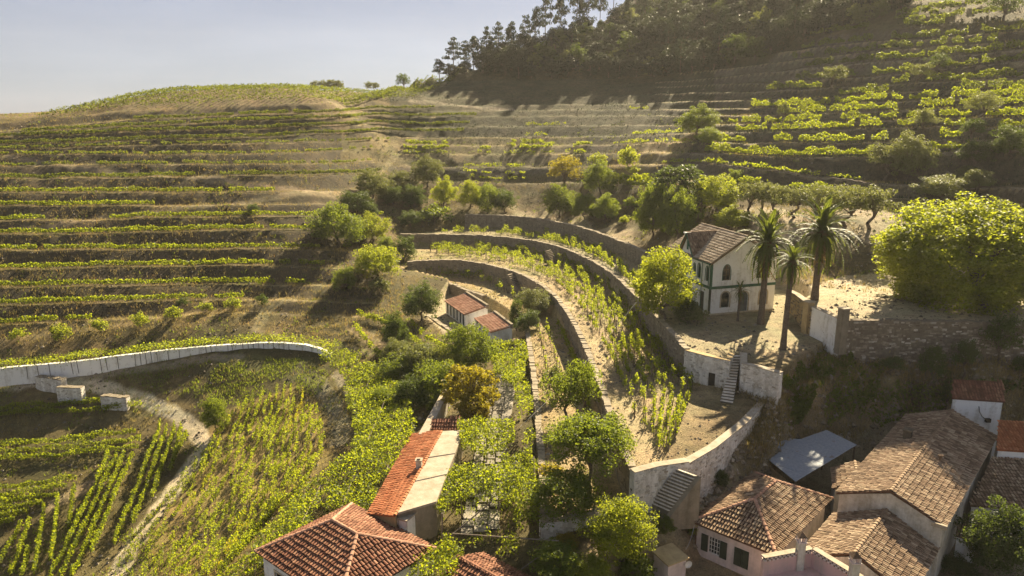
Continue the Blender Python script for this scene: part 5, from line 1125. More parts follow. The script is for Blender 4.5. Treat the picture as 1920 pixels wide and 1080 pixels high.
# -------- along the path at the foot of the left slope
for i, (x, y, w_, h_) in enumerate(((33, 642, 28, 24), (118, 642, 38, 32), (188, 624, 28, 26), (263, 618, 28, 30), (326, 603, 28, 26), (342, 580, 22, 20), (385, 588, 26, 22), (436, 584, 28, 24), (492, 578, 20, 24))):
    B_(x, y, w_, h_, 'weed', 'small sunny bush on the grassy bank, %s from the left along the path' % ORD[i], group='bushes along the bank path', m=L_BRIGHT if i not in (5, 8) else L_DARK)
B_(404, 812, 44, 68, 'bush', 'upright dark green bush in the hairpin of the track', m=L_MID)
# -------- around the cottages and pergola yard
B_(742, 652, 46, 62, 'bush', 'dark upright shrub among the vines left of the cottages', m=L_DARK); T_(880, 704, 94, 92, 'round', 'dense dark green tree in front of the cottages', L_MID); T_(1002, 592, 66, 48, 'round', 'olive tree at the end of the stubble strip', L_OLIVE)
B_(968, 622, 26, 58, 'bush', 'narrow dark shrub at the corner of the lower cottage', m=L_DARK); B_(990, 622, 46, 36, 'bush', 'dark low bush right of the lower cottage', m=L_DARK)
for x, y, w_, h_, m, l_ in ((790, 712, 84, 66, L_OLIVE, 'scrubby tree left of the dense dark tree'), (752, 730, 76, 60, L_MID, 'tangled green bush at the edge of the vine pergola'), (815, 762, 80, 78, L_MID, 'overgrown green tree beside the golden bush'), (770, 776, 66, 64, L_DARK, 'dark tangled bush in the thicket by the pergola'), (832, 700, 56, 46, L_BRIGHT, 'light green tree peeping behind the thicket'), (742, 690, 50, 50, L_OLIVE, 'thin scrub between the vine rows and the thicket'), (720, 772, 46, 44, L_MID, 'low bush hugging the right side of the pergola')):
    T_(x, y, w_, h_, 'bush', l_, m)
T_(882, 780, 96, 90, 'dense', 'large golden clipped bush in the walled corner'); T_(889, 795, 54, 56, 'dense', 'small golden bush in front of the large golden one')
T_(1108, 930, 150, 140, 'shadeleaf', 'spreading tree with a clear trunk on the stubble strip'); B_(1062, 990, 118, 84, 'bush', 'large round dark bush at the end of the stubble strip', m=L_MID)
T_(1165, 1066, 118, 112, 'round', 'bright yellow green tree beside the utility hut', L_BRIGHT); B_(1032, 905, 46, 40, 'weed', 'brown tinged shrub left of the spreading tree', m=L_GOLD)
T_(1062, 800, 78, 96, 'airy', 'ragged fruit tree, left one beside the stubble wall', L_MID); T_(1096, 790, 66, 104, 'airy', 'ragged fruit tree, right one beside the stubble wall', L_MID); B_(1040, 745, 44, 56, 'weed', 'wispy shrub on the stubble strip', m=L_OLIVE)
for x, y, w_, h_, m, l_ in ((1045, 1090, 90, 66, L_MID, 'bushy shrub at the bottom edge left of the bright tree'), (1110, 1100, 80, 50, L_BRIGHT, 'sunlit shrub at the bottom edge below the bright tree'), (1190, 1095, 70, 44, L_MID, 'leafy shrub at the bottom edge beside the hut'), (1062, 1035, 46, 30, L_GOLD, 'brownish shrub against the white wall'), (1278, 985, 40, 40, L_DARK, 'dark shrub in the lane below the stairs'), (1345, 915, 40, 30, L_DARK, 'weeds at the foot of the sunlit white wall'), (1245, 1005, 40, 26, L_MID, 'low weeds in front of the lane'), (1300, 1010, 26, 40, L_BRIGHT, 'small yellow shrub at the corner of the pink house')):
    B_(x, y, w_, h_, 'bush', l_, m=m)
T_(1876, 1085, 128, 132, 'round', 'dark leafy tree at the bottom right corner', L_DARK, z=26.2); B_(1800, 1080, 60, 30, 'bush', 'low shrub below the little annex', m=L_DARK)
# -------- manor front tree and terrace trees
T_(1247, 604, 104, 126, 'bush', 'large bright tree hiding the left front of the manor', L_BRIGHT, k=1.02); T_(1213, 566, 52, 60, 'bush', 'bright bush left of the large manor tree', L_BRIGHT); B_(1216, 520, 34, 38, 'bush', 'small bright shrub on the terrace edge before the manor', m=L_BRIGHT); B_(1290, 604, 50, 40, 'bush', 'dark shrub at the foot of the large manor tree', m=L_DARK); B_(1307, 612, 34, 34, 'weed', 'grey wispy shrub near the manor corner', m=L_OLIVE)
p = pz(1890, 602, 39.0)
t = plant('plane_tree', 'huge bright plane tree with a broad crown on the walled terrace', 'tree', 'plane', (float(pz(1785, 560, 39)[0]), 81.0, 37.0), 18.6, 13.8, trunk=False, rz=.4)
mb = MB(); o_ = Vector(t.location); pt = Vector((p[0], 77.0, 39.0)); c_ = Vector((o_.x, o_.y, 46))
mb.tube([pt + Vector((0, 0, -.3)), pt + Vector((-.1, .4, 1.5)), pt + Vector((-.9, 1.2, 3.2)), c_], [.55, .42, .36, .12], 9)
for i in range(9):
    a = 6.28 * i / 9; mb.tube([pt + Vector((-.7, 1, 2.6)), pt.lerp(c_, .5) + Vector((1.5 * math.cos(a), 1.5 * math.sin(a), 2.5)), c_ + Vector((6.5 * math.cos(a), 6.2 * math.sin(a), R.uniform(-1.5, 3)))], [.22, .16, .05], 6)
tr = mb.build('trunk', BARK, None, True); tr.parent = t; tr.matrix_parent_inverse = (Matrix.Translation(t.location) @ t.rotation_euler.to_matrix().to_4x4() @ Matrix.Diagonal((*t.scale, 1))).inverted()
for x, y, w_, h_, l_ in ((1872, 706, 60, 92, 'bluish dark shrub growing up the great stone wall'), (1806, 726, 42, 66, 'bluish upright shrub below the great stone wall'), (1742, 760, 46, 84, 'tall bluish shrub hanging over the cliff'), (1672, 716, 46, 30, 'low bluish shrub at the foot of the great stone wall'), (1912, 726, 40, 40, 'dark shrub at the right end of the great stone wall'), (1772, 792, 40, 44, 'dark shrub at the cliff foot beside the small house')):
    B_(x, y, w_, h_, 'airy', l_, m=L_DARK)
# ------------------------------------------------------------------ palms
def frond_mesh(name, L, droop, m, seed, nl=26, lw=.42):
    rg = np.random.default_rng(seed); Q = []; T = []; s = np.linspace(0, 1, 9)
    X = L * s * (1 - .18 * droop * s); Z = L * (.35 * s - (.35 + droop * .75) * s ** 2.2)
    for i in range(nl):
        f = (i + 1) / (nl + 1); x = np.interp(f, s, X); z = np.interp(f, s, Z); ll = lw * L * .36 * math.sin(math.pi * min(1, f * .9 + .12)) ** .7
        for sd in (-1, 1):
            a = rg.normal(.6, .12); w_ = .055 * L / 3; p = np.array([x, 0, z]); e = np.array([math.cos(a) * ll, sd * math.sin(a) * ll, -ll * rg.uniform(.15, .5)])
            n_ = np.array([w_ * math.sin(a), -sd * w_ * math.cos(a), 0]); Q.append([p - n_, p + e * .55 - n_ * .8, p + e, p + e * .5 + n_ * 1.1]); T.append(np.clip(rg.normal(.5, .2), 0, 1))
    for a, b in zip(range(8), range(1, 9)):
        w_ = .05 * (1 - s[a] * .7); Q.append([(X[a], -w_, Z[a]), (X[b], -w_, Z[b]), (X[b], w_, Z[b]), (X[a], w_, Z[a])]); T.append(.7)
    return quads_mesh(name, np.array(Q, float), m, T)
FRONDS = [frond_mesh('frond', 1.0, d, L_PALM, 3 + i) for i, d in enumerate((.25, .5, .8, 1.05))]; DRYF = [frond_mesh('dry_frond', 1.0, 1.25, L_DEAD, 33 + i, 20) for i in range(2)]
def palm(label, px, py, zg, h, lean, fl, n, trunk_r, dry=10, nm='palm_tree'):
    p = pz(px, py, zg); t = thing(nm, label, 'palm', p); top = Vector((lean[0], lean[1], h)); mb = MB(); N_ = 14
    pts = [Vector((lean[0] * (i / N_) ** 1.5, lean[1] * (i / N_) ** 1.5, h * i / N_ - .2 * (i == 0))) for i in range(N_ + 1)]
    rs = [trunk_r * (1.25 - .3 * min(1, i / 3)) * (1 + .07 * (i % 2)) for i in range(N_)] + [trunk_r * 1.15]; mb.tube(pts, rs, 9); mb.build('trunk', BARK, t, True)
    mb = MB(); mb.tube([top + Vector((0, 0, -.8)), top + Vector((0, 0, -.2)), top + Vector((0, 0, .35))], [trunk_r * 1.1, trunk_r * 1.9, trunk_r * .8], 10); mb.build('crown_base', L_DEAD, t, True)
    for i in range(n):
        f = i / (n - 1); el = math.radians(80 - 118 * f + R.uniform(-9, 9)); az = i * 2.39996 + R.uniform(-.2, .2)
        o = link('frond', FRONDS[min(3, int(f * 4))], t); o.location = top + Vector((0, 0, .1 - .35 * f)); o.rotation_euler = (0, -el, az); s = fl * R.uniform(.85, 1.1) * (1 - .12 * f); o.scale = (s, s, s)
    for i in range(dry):
        o = link('dry_frond', DRYF[i % 2], t); o.location = top + Vector((0, 0, -.45)); o.rotation_euler = (0, math.radians(R.uniform(38, 75)), i * 2.39996); s = fl * R.uniform(.55, .8); o.scale = (s, s, s)
    return t
palm('tall feather palm standing closest to the manor front', 1426, 608, 36.2, 9.3, (.15, .1), 4.1, 58, .34, 26); palm('thick feather palm at the right with an orange heart', 1527, 562, 39.0, 7.6, (.3, .4), 4.4, 66, .38, 30)
palm('slim fan palm with a bright crown in the middle of the courtyard', 1468, 655, 36.2, 9.0, (.25, .2), 2.3, 46, .27, 14); palm('small young palm beside the grey manor door', 1383, 602, 36.2, 3.6, (.05, 0), 1.35, 30, .13, 14)
# ------------------------------------------------------------------ wood on the hill top
def wood_edge(px): return np.interp(px, [800, 860, 950, 1050, 1180, 1300, 1400, 1500, 1600, 1660, 1760, 1930], [150, 148, 146, 148, 150, 138, 122, 86, 50, 30, 4, -14])
def sky_edge(px): return np.interp(px, [800, 850, 920, 985, 1050, 1130, 1200, 1300], [150, 132, 112, 92, 72, 48, 22, -40])
grp = 'trees of the hilltop wood'; cnt = 0
rw = random.Random(5); pts = []
for _ in range(6000):
    px = rw.uniform(805, 1690); lo, hi = sky_edge(px) + 12, wood_edge(px); py = rw.uniform(max(lo, -75), hi)
    if py > hi or (px > 1620 and rw.random() < .8): continue
    pts.append((px, py))
PG = ground([p[0] for p in pts], [p[1] for p in pts]); keep = []
for p in PG:
    if p[1] > 420: continue
    if all((p[0] - k_[0]) ** 2 + (p[1] - k_[1]) ** 2 > (3.2 + (p[1] - 200) * .012) ** 2 for k_ in keep): keep.append(p)
rw.shuffle(keep); WN = 0
for p in keep[:255]:
    wd = rw.uniform(4.2, 7.5); kd = rw.random(); qx, qy = proj(p); WN = 'at the left tip of' if qx < 960 else 'along the lower edge of' if qy > wood_edge(qx) - 22 else 'in the middle of' if qx < 1300 else 'in the upper right part of' if qx < 1640 else 'on the terraces right of'
    if kd < .86: plant('woodland_tree', ('dark green tree packed together with others %s the hilltop wood' if kd < .8 else 'paler olive green tree %s the hilltop wood') % WN, 'tree', 'wood', p, wd, wd * rw.uniform(.75, 1.15), None if kd < .7 else L_DARK if kd < .8 else L_OLIVE, ('dark trees ' if kd < .8 else 'olive green trees ') + WN + ' the hilltop wood')
    else: plant('woodland_pine', 'dark pine rising from the trees %s the hilltop wood' % WN, 'tree', 'pine', p, wd * .9, rw.uniform(8, 11), None, 'pines ' + WN + ' the hilltop wood')
for i, (x, y, w_, h_) in enumerate(((824, 148, 34, 24), (850, 138, 38, 44), (872, 132, 30, 36), (888, 128, 32, 40), (912, 118, 28, 44), (935, 112, 32, 46), (958, 104, 32, 40), (985, 98, 30, 46), (1005, 92, 22, 40), (1022, 82, 36, 48), (1052, 72, 32, 42), (1082, 60, 34, 50), (1102, 54, 36, 54), (1125, 46, 28, 40), (1150, 40, 34, 60), (1172, 32, 34, 60), (1192, 24, 30, 50))):
    T_(x, y, w_ * 1.1, h_ * (1.35 if i < 8 else 1.8), 'pine', 'pine silhouetted against the sky, %s from the left on the wood edge' % ORD[i], name='pine_tree', group='pines on the skyline')
T_(1078, 130, 26, 22, 'round', 'pale green tree standing out in the hilltop wood', L_OLIVE); T_(757, 160, 25, 20, 'airy', 'small tree alone on the skyline saddle', L_DARK)
for i, (x, w_) in enumerate(((590, 14), (608, 16), (622, 18), (634, 16), (690, 13), (704, 12))):
    p = pd(x, 163, 300); plant('far_tree', 'hazy tree peeping over the vineyard ridge, %s from the left' % ORD[i], 'tree', 'wood', (p[0], p[1], p[2] - .5), w_ * .26, w_ * .2, L_OLIVE, 'far trees behind the ridge')
# ------------------------------------------------------------------ vine rows
def row_leaves(P, h, wd, dens, leaf, rg, lo=.3, gap=.0, lumps=.35, tb=0.0):
    """leaf quads of a trellised row along the ground polyline P"""
    P = np.asarray(P, float); seg = np.linalg.norm(np.diff(P, axis=0), axis=1); s = np.concatenate([[0], np.cumsum(seg)]); L = s[-1]
    n = int(L * dens); u = rg.random(n) * L
    ph = rg.uniform(0, 9); vig = .75 + lumps * np.sin(u * 1.9 + ph) * .5 + lumps * np.sin(u * .63 + 2 * ph) * .6 + rg.normal(0, .12, n)
    if gap > 0:
        cell = (u / 1.1).astype(int); miss = rg.random(int(L / 1.1) + 2) < gap; k = ~miss[cell]; u, vig = u[k], vig[k]; n = len(u)
    c = np.stack([np.interp(u, s, P[:, k]) for k in range(3)], -1); i = np.clip(np.searchsorted(s, u) - 1, 0, len(seg) - 1); d = (P[i + 1] - P[i]) / np.maximum(seg[i], 1e-6)[:, None]
    side = np.stack([d[:, 1], -d[:, 0], np.zeros(n)], -1); zz = rg.random(n) ** .75
    c += side * (rg.normal(0, .5, n) * wd * .5 * (1.1 - .5 * zz))[:, None]; c[:, 2] += h * (lo + (1 - lo) * zz * np.clip(vig, .35, 1.25))
    t = np.clip(rg.normal(.46, .13, n) + .15 * np.sin(u * .21 + ph) + tb, 0, 1); return leaf_quads(c, leaf, rg, .3), t
VR = {'n': 0}
def vine_row(P, h, wd, dens, leaf, label, group, m=None, gap=0.0, stems=0.0, posts=0.0, lumps=.35, lo=.3, tb=0.0):
    VR['n'] += 1; rg = np.random.default_rng(1000 + VR['n']); P = np.asarray(P, float); o = P[len(P) // 2].copy(); tb += rg.normal(0, .09)
    V, t = row_leaves(P - o, h, wd, dens, leaf, rg, lo, gap, lumps, tb)
    ob = thing('vine_row', label, 'vine row', tuple(o), 0, group); fo = link('foliage', quads_mesh('foliage', V, m or L_VINE, t), ob)
    if stems or posts:
        L = np.linalg.norm(np.diff(P, axis=0), axis=1).sum()
        for nm, sp, r, hh, mm in (('vine_stems', stems, .035, h * .6, VWOOD), ('trellis_posts', posts, .04, h * 1.12, POSTM)):
            if not sp: continue
            mb = MB()
            for q_ in resample(P, sp) - o:
                j = rg.normal(0, .05, 2); mb.bar((q_[0] + j[0], q_[1] + j[1], q_[2] - .15), (q_[0] + j[0] * 2.5, q_[1] + j[1] * 2.5, q_[2] + hh), r, 4, r * .8)
            s_ = mb.build(nm, mm, ob); s_['kind'] = 'stuff'
    return ob
def span(px0, px1, step=14): n = max(2, int((px1 - px0) / step) + 1); return np.linspace(px0, px1, n)
LSEG = {1: [(250, 815)], 2: [(40, 895)], 3: [(-70, 880)], 4: [(-70, 870)], 5: [(-70, 732)], 6: [(-70, 705)], 7: [(-70, 137), (180, 700)], 8: [(-70, 366), (412, 715)], 9: [(-70, 515)], 10: [(-70, 290)], 11: [(-70, 85), (205, 595)], 12: [(-70, 592)], 13: [(-70, 600)], 14: [(-70, 545), (560, 608)], 15: [(-70, 515), (535, 572)], 16: [(-70, 462)], 17: [(-70, 172)]}
cnt = 0
for k, segs in LSEG.items():
    for j, (a, b) in enumerate(segs):
        P = on_row(FL, k, .80, span(a, b)); thin = k in (5, 6, 7)
        wh = '' if len(segs) == 1 else (' left part' if j == 0 else ' right part')
        vine_row(smooth(P, 2.5, 1), (.85 if thin else 1.12) * (.9 if k < 5 else 1), .62, 34 if thin else 62, .175, 'terraced vine row on the left slope, %s terrace below the hilltop block%s' % (ORD[k - 1], wh), 'vine rows of the left slope', L_VINEF if k < 9 else L_VINE, gap=.2 if thin else .02, tb=.12 if thin else 0, lumps=.22)
# hilltop block: rows run away from the viewer
for i in range(62):
    x0 = 66 + i * 11.4; a = on_row(FL, 1, .0, np.array([x0]))[0] if False else None
    yb = np.interp(x0, [0, 100, 240, 475, 680, 770], [228, 219, 203, 193, 187, 185]); yt = np.interp(x0 + 10, [0, 40, 100, 240, 340, 480, 640, 700, 770], [225, 214, 205, 178, 169, 166, 164, 168, 182])
    A = ray_base([x0], [yb])[0]; f_, b_, c_ = ray(x0, yb); xa = f_ / b_ * A; xb = xa + 7.5 + 6 * (1 if x0 > 300 else x0 / 300); L = 34 if x0 > 180 else 18 + x0 * .08
    t_ = np.linspace(0, 1, 10); X = xa + (xb - xa) * t_; Y = A + L * t_; P = np.stack([X, Y, H(X, Y)], -1)
    vine_row(P, 1.25, .38, 11, .19, 'hilltop vine row running away to the skyline, %s from the left' % ORD[i], 'vine rows of the hilltop block', L_VINEF, tb=-.08)
RSEG = {0: [(1519, 1628), (1694, 1770)], 1: [(1503, 1636), (1672, 1814), (1840, 1935)], 2: [(1486, 1525), (1547, 1641), (1647, 1730), (1745, 1870)], 3: [(1511, 1638), (1642, 1733), (1740, 1880), (1886, 1935)], 4: [(1492, 1603), (1636, 1712), (1728, 1833), (1840, 1935)], 5: [(1438, 1470), (1472, 1540), (1672, 1703), (1736, 1935)], 6: [(1572, 1664), (1800, 1845), (1852, 1935)],
        7: [(1180, 1215), (1408, 1556), (1564, 1661), (1672, 1692), (1705, 1758), (1783, 1935)], 8: [(1465, 1548), (1555, 1681), (1725, 1761), (1764, 1935)], 9: [(985, 1060), (1366, 1465), (1470, 1540), (1577, 1631), (1650, 1681), (1702, 1817), (1850, 1935)], 10: [(985, 1025), (1185, 1290), (1380, 1480), (1483, 1653), (1683, 1714), (1772, 1808), (1872, 1935)], 11: [(760, 840), (950, 1040), (1080, 1110), (1150, 1290), (1330, 1400), (1450, 1664), (1689, 1708), (1761, 1803)],
        12: [(755, 845), (895, 920), (945, 1038), (1060, 1100), (1322, 1637), (1739, 1817)], 13: [(870, 985), (1242, 1625)], 14: [(1365, 1440), (1480, 1560)]}
for k, segs in RSEG.items():
    for j, (a, b) in enumerate(segs):
        P = on_row(FR, k, .74 if k else .8, span(a, b, 10)); far = a < 1300
        vine_row(smooth(P, 2., 1) if len(P) > 2 else P, (1.1 if far else 1.85) if k != 14 else 1.6, 1.0, 26 if far else 80, .19 if k > 5 else .21, 'vine row on the right slope, %s terrace down, %s stretch' % (ORD[k], ORD[j]), 'vine rows of the right slope', L_VINE if k > 6 else L_VINEF, gap=.15 if far else .06, lumps=.5)
for i, (a, b, ya, yb) in enumerate(((1668, 1760, 40, 30), (1680, 1790, 30, 19), (1690, 1810, 8, -2), (1547, 1630, 53, 38), (1705, 1808, 45, 32), (1822, 1880, 32, 25), (1705, 1740, 30, 26), (1600, 1640, 22, 16), (1740, 1800, 22, 14), (1800, 1900, 14, 6))):
    xs = span(a, b, 10); ys = np.interp(xs, [a, b], [ya, yb]); d = ray_base(xs, ys, 80, 330); f_, b_, c_ = ray(xs, ys); X = f_ / b_ * d
    vine_row(np.stack([X, d, H(X, d)], -1), 1.8, 1.0, 40, .28, 'short vine row at the very top of the right slope, %s one' % ORD[i], 'vine rows of the right slope', L_VINEF, gap=.1)
def px_row(pts, step=1.2): 
    p = ground([q[0] for q in pts], [q[1] for q in pts]); p = resample(p, step); p[:, 2] = H(p[:, 0], p[:, 1]); return p
for i, pts in enumerate(([(757, 278), (842, 279)], [(760, 270), (838, 271)], [(950, 276), (1036, 277)], [(960, 268), (1020, 269)], [(1066, 280), (1106, 272)], [(900, 283), (920, 281)])):
    vine_row(px_row(pts), 1.2, 1.0, 40, .24, 'bright vine strip in the sunny middle patch, %s of six' % ORD[i], 'vine strips of the middle patch', L_VINE, gap=.1)
for i, pts in enumerate(([(868, 322), (985, 326)], [(872, 332), (985, 336)], [(905, 314), (980, 316)])):
    vine_row(px_row(pts), .9, .8, 22, .22, 'thin yellowish vine row on the golden grass, %s of three' % ORD[i], 'thin rows of the middle patch', L_VINE, gap=.35, tb=.2)
for i, pts in enumerate(([(1146, 350), (1190, 352), (1238, 360)], [(1150, 341), (1195, 344), (1236, 350)])):
    vine_row(px_row(pts), 1.9, 1.1, 60, .24, 'tall bright vine hedge above the sunlit strip, %s one' % ('front', 'rear')[i], 'vine hedges above the strip', L_VINE)
# -------- rows on the walled terraces (run along the walls)
def between(A, B, f, s0, s1, zfun, n=40):
    a = resample(A, .5); b = resample(B, .5); t = np.linspace(s0, s1, n); ia = np.interp(t, [0, 1], [0, len(a) - 1]); ib = np.interp(t, [0, 1], [0, len(b) - 1])
    g = lambda q_, i_: np.stack([np.interp(i_, np.arange(len(q_)), q_[:, k]) for k in range(3)], -1)
    p = g(a, ia) * (1 - f) + g(b, ib) * f; p = resample(p, 1.0); p[:, 2] = H(p[:, 0], p[:, 1]); return p
W2x = np.concatenate([W2, pz(1306, 725, 33)[None] , pz(1258, 852, 33)[None]])
for i, (f, s0, s1) in enumerate(((.28, .08, .90), (.40, .06, .93), (.52, .05, .95), (.63, .05, .98), (.74, .05, .985), (.85, .05, .985), (.95, .12, .97))):
    vine_row(between(W3, W2x, f, s0, s1, None), 1.5, .45, 90, .10, 'staked vine row on the curved vine terrace, %s from the lower wall' % ORD[i], 'vine rows of the curved terrace', L_VINE, gap=.34 if i < 6 else .15, stems=1.1, posts=4.0, lumps=.7, lo=.22)
for i, (f, s0, s1) in enumerate(((.3, .05, .85), (.55, .12, .82), (.8, .3, .7))):
    vine_row(between(W2, W1, f, s0, s1, None), 1.4, .5, 90, .115, 'staked vine row on the upper walled terrace, %s from its edge' % ORD[i], 'vine rows of the upper walled terrace', L_VINE, gap=.4, stems=1.2, posts=4.5, lumps=.7, lo=.2)
for i, pts in enumerate(([(800, 512), (860, 518), (930, 540), (972, 562)], [(830, 506), (900, 520), (950, 545)])):
    vine_row(px_row(pts), 1.5, .6, 45, .15, 'sparse staked vine row above the cottages, %s one' % ('front', 'rear')[i], 'vine rows above the cottages', L_VINE, gap=.5, stems=1.2, posts=2.4, lumps=.6, lo=.25)
for i, pts in enumerate(([(1008, 620), (1022, 680), (1032, 740)], [(1024, 615), (1045, 690), (1060, 750)])):
    vine_row(px_row(pts), 1.6, .5, 12, .13, 'nearly bare staked row on the stubble strip, %s one' % ('left', 'right')[i], 'bare rows on the stubble strip', L_VINE, gap=.5, stems=1.3, posts=2.2, lo=.3)
vine_row(px_row([(1046, 612), (1068, 660), (1092, 730), (1105, 775)]), 1.3, .6, 60, .14, 'dark vine row in the shade of the lower curved wall', 'bare rows on the stubble strip', L_VINE, gap=.1, stems=1.3)
# -------- lower left block
for i, pts in enumerate(([(-40, 775), (90, 769), (190, 760)], [(-40, 787), (120, 780), (266, 765)], [(-40, 845), (120, 834), (255, 816)], [(-40, 859), (120, 850), (266, 831)], [(-40, 874), (120, 862), (262, 845)], [(-40, 928), (60, 917), (146, 905)], [(-40, 943), (50, 932), (126, 919)], [(-40, 957), (50, 944), (106, 935)], [(-40, 970), (30, 961), (82, 950)], [(-40, 983), (20, 976), (56, 967)], [(-40, 994), (0, 989), (30, 983)])):
    vine_row(px_row(pts), 1.2, .5, 100, .12, 'level vine row under the track at the lower left, %s from the top' % ORD[i], 'level vine rows at the lower left', L_VINE, stems=1.4, lumps=.3)
for i, (a, b) in enumerate((((206, 862), (95, 1090)), ((220, 862), (113, 1090)), ((234, 858), (136, 1090)), ((250, 858), (172, 1045)), ((302, 802), (215, 1030)), ((313, 812), (250, 992)), ((329, 809), (285, 940)), ((341, 809), (327, 866)), ((352, 823), (318, 890)), ((42, 992), (-10, 1080)), ((58, 988), (21, 1085)), ((84, 960), (66, 1085)), ((111, 943), (97, 1062)), ((141, 920), (130, 1000)), ((55, 1035), (44, 1090)))):
    vine_row(px_row([a, b]), 1.4, .42, 130, .11, 'steep vine row left of the track, %s in line' % ORD[i], 'steep vine rows left of the track', L_VINE, stems=1.3, lumps=.35)
TT = np.array([(425, 790), (450, 762), (480, 748), (508, 740), (535, 735), (560, 738), (580, 752), (596, 775), (606, 805), (612, 840)], float); BB = np.array([(232, 1030), (242, 1085), (290, 1090), (330, 1090), (362, 1090), (388, 1085), (410, 1080), (430, 1062), (455, 1030), (490, 990)], float)
NRW = 19
for i in range(NRW):
    f = i / (NRW - 1) * 9; a = [np.interp(f, range(10), TT[:, 0]), np.interp(f, range(10), TT[:, 1])]; b = [np.interp(f, range(10), BB[:, 0]), np.interp(f, range(10), BB[:, 1])]
    m_ = [(a[0] + b[0]) / 2 + 14, (a[1] + b[1]) / 2]
    vine_row(px_row([a, m_, b]), 1.2, .34, 84, .092, 'shaggy yellow green vine row right of the track, %s from the left' % ORD[i], 'shaggy vine rows right of the track', L_VINE, gap=.2, stems=1.5, lumps=.6, lo=.10, tb=.30)
for i, pts in enumerate(([(672, 596), (700, 605), (735, 616), (760, 640)], [(690, 600), (745, 622), (790, 655), (818, 690)], [(770, 615), (800, 640), (835, 668)], [(668, 622), (690, 650), (716, 680)], [(735, 660), (775, 690), (800, 715)])):
    vine_row(px_row(pts), 1.4, .9, 60, .16, 'lush vine row on the slope below the cottages, %s of five' % ORD[i], 'vine rows below the cottages', L_VINE, gap=.1, stems=1.4)
# ------------------------------------------------------------------ pergolas: a leafy roof on posts
def pergola(label, poly, h, dens, leaf, hole, seed, m=None, post_sp=3.0, sag=.25, beams=True, thick=.3, tb=0.0, zlev=None):
    rg = np.random.default_rng(seed); W_ = ground([p[0] for p in poly], [p[1] for p in poly])
    for _ in range(3):      # the outline is drawn on the leaf roof, h above the ground
        for j, (px, py) in enumerate(poly):
            q_ = pz(px, py, Hs(W_[j, 0], W_[j, 1]) + h); W_[j] = q_
    xy_ = W_[:, :2]; lo, hi = xy_.min(0), xy_.max(0); area = (hi - lo).prod(); n = int(area * dens); x = rg.uniform(lo[0], hi[0], n); y = rg.uniform(lo[1], hi[1], n)
    sd = sdpoly(x, y, xy_) + (vnoise(x, y, 1.1, seed) - .5) * 1.1; nz = vnoise(x, y, 2.3, seed + 1) * .6 + vnoise(x, y, .8, seed + 2) * .4
    k = (sd > 0) & (nz > hole); x, y, nz, sd = x[k], y[k], nz[k], sd[k]; n = len(x)
    z = H(x, y) + h + (nz - .5) * sag * 2 + rg.normal(0, thick * .5, n) - np.where(rg.random(n) < .12, rg.uniform(0, .9, n), 0)
    o = np.array([xy_[:, 0].mean(), xy_[:, 1].mean(), 0]); o[2] = Hs(o[0], o[1]); t = thing('vine_pergola', label, 'pergola', tuple(o))
    tint = np.clip(rg.normal(.45, .12, n) + (nz - .5) * .5 + tb, 0, 1); me = quads_mesh('vine_canopy', leaf_quads(np.stack([x, y, z], -1) - o, leaf, rg, .6), m or L_VINE, tint); link('vine_canopy', me, t)
    gx, gy = np.meshgrid(np.arange(lo[0], hi[0], post_sp), np.arange(lo[1], hi[1], post_sp)); gx, gy = gx.ravel(), gy.ravel(); k = sdpoly(gx, gy, xy_) > .2; bm__ = MB(); n_p = 0
    pm = MB(); pm.bar((0, 0, -.3), (0, 0, 1), .06, 5); PM = pm.mesh('post', POSTM)
    for a, b in zip(gx[k], gy[k]):
        z0 = Hs(a, b); s_ = link('post', PM, t); s_.location = (a - o[0], b - o[1], z0 - o[2]); s_.scale = (1, 1, h)
        for dx, dy in ((post_sp, 0), (0, post_sp)):
            if sdpoly(np.array([a + dx]), np.array([b + dy]), xy_)[0] > 0: bm__.bar((a - o[0], b - o[1], z0 + h - o[2]), (a + dx - o[0], b + dy - o[1], Hs(a + dx, b + dy) + h - o[2]), .035, 4)
    if bm__.v: bm__.build('beam', POSTM, t)
    return t
pergola('wide vine pergola curving down beside the shaggy rows to the red hipped roof', [(592, 632), (640, 640), (700, 672), (745, 722), (778, 785), (765, 850), (715, 905), (690, 950), (655, 972), (610, 985), (560, 1010), (480, 1068), (430, 1095), (400, 1085), (470, 1030), (520, 970), (560, 915), (610, 880), (655, 845), (668, 800), (655, 750), (640, 705), (612, 668)], 2.0, 85, .12, .27, 71)
def drape(label, line, w0, w1, dens, leaf, seed):
    rg = np.random.default_rng(seed); P = resample(line, .4); o = P[len(P) // 2].copy(); n = int(len(P) * .4 * dens); u = rg.uniform(0, len(P) - 1.01, n); i = u.astype(int); f = (u - i)[:, None]; c = P[i] * (1 - f) + P[i + 1] * f; d = P[i + 1] - P[i]; d /= np.linalg.norm(d, axis=1)[:, None]
    vg = vnoise(u * .4, u * 0, 3.0, seed); off = rg.uniform(w0, w1, n); c[:, 0] -= d[:, 1] * off; c[:, 1] += d[:, 0] * off; c[:, 2] += .22 + .45 * vg + rg.normal(0, .16, n) - np.where(off < -.1, rg.uniform(0, .7, n), 0); k = rg.random(n) < .35 + vg
    t = thing('wall_vine', label, 'vines', tuple(o)); link('vine_canopy', quads_mesh('vine_canopy', leaf_quads(c[k] - o, leaf, rg, .6), L_VINE, np.clip(rg.normal(.5, .18, k.sum()), 0, 1)), t)
    mb = MB()
    for q_ in resample(line, .7)[:-1]:
        if R.random() > .38: continue
        e_ = q_ - o; mb.bar((e_[0], e_[1] - .14, e_[2] - 1.7), (e_[0] + R.uniform(-.1, .1), e_[1] - .16, e_[2] + .1), .035, 4)
    s_ = mb.build('vine_stems', VWOOD, t); s_['kind'] = 'stuff'
drape('vines draped along the top of the long white wall', WL, -.3, 2.6, 130, .125, 73)
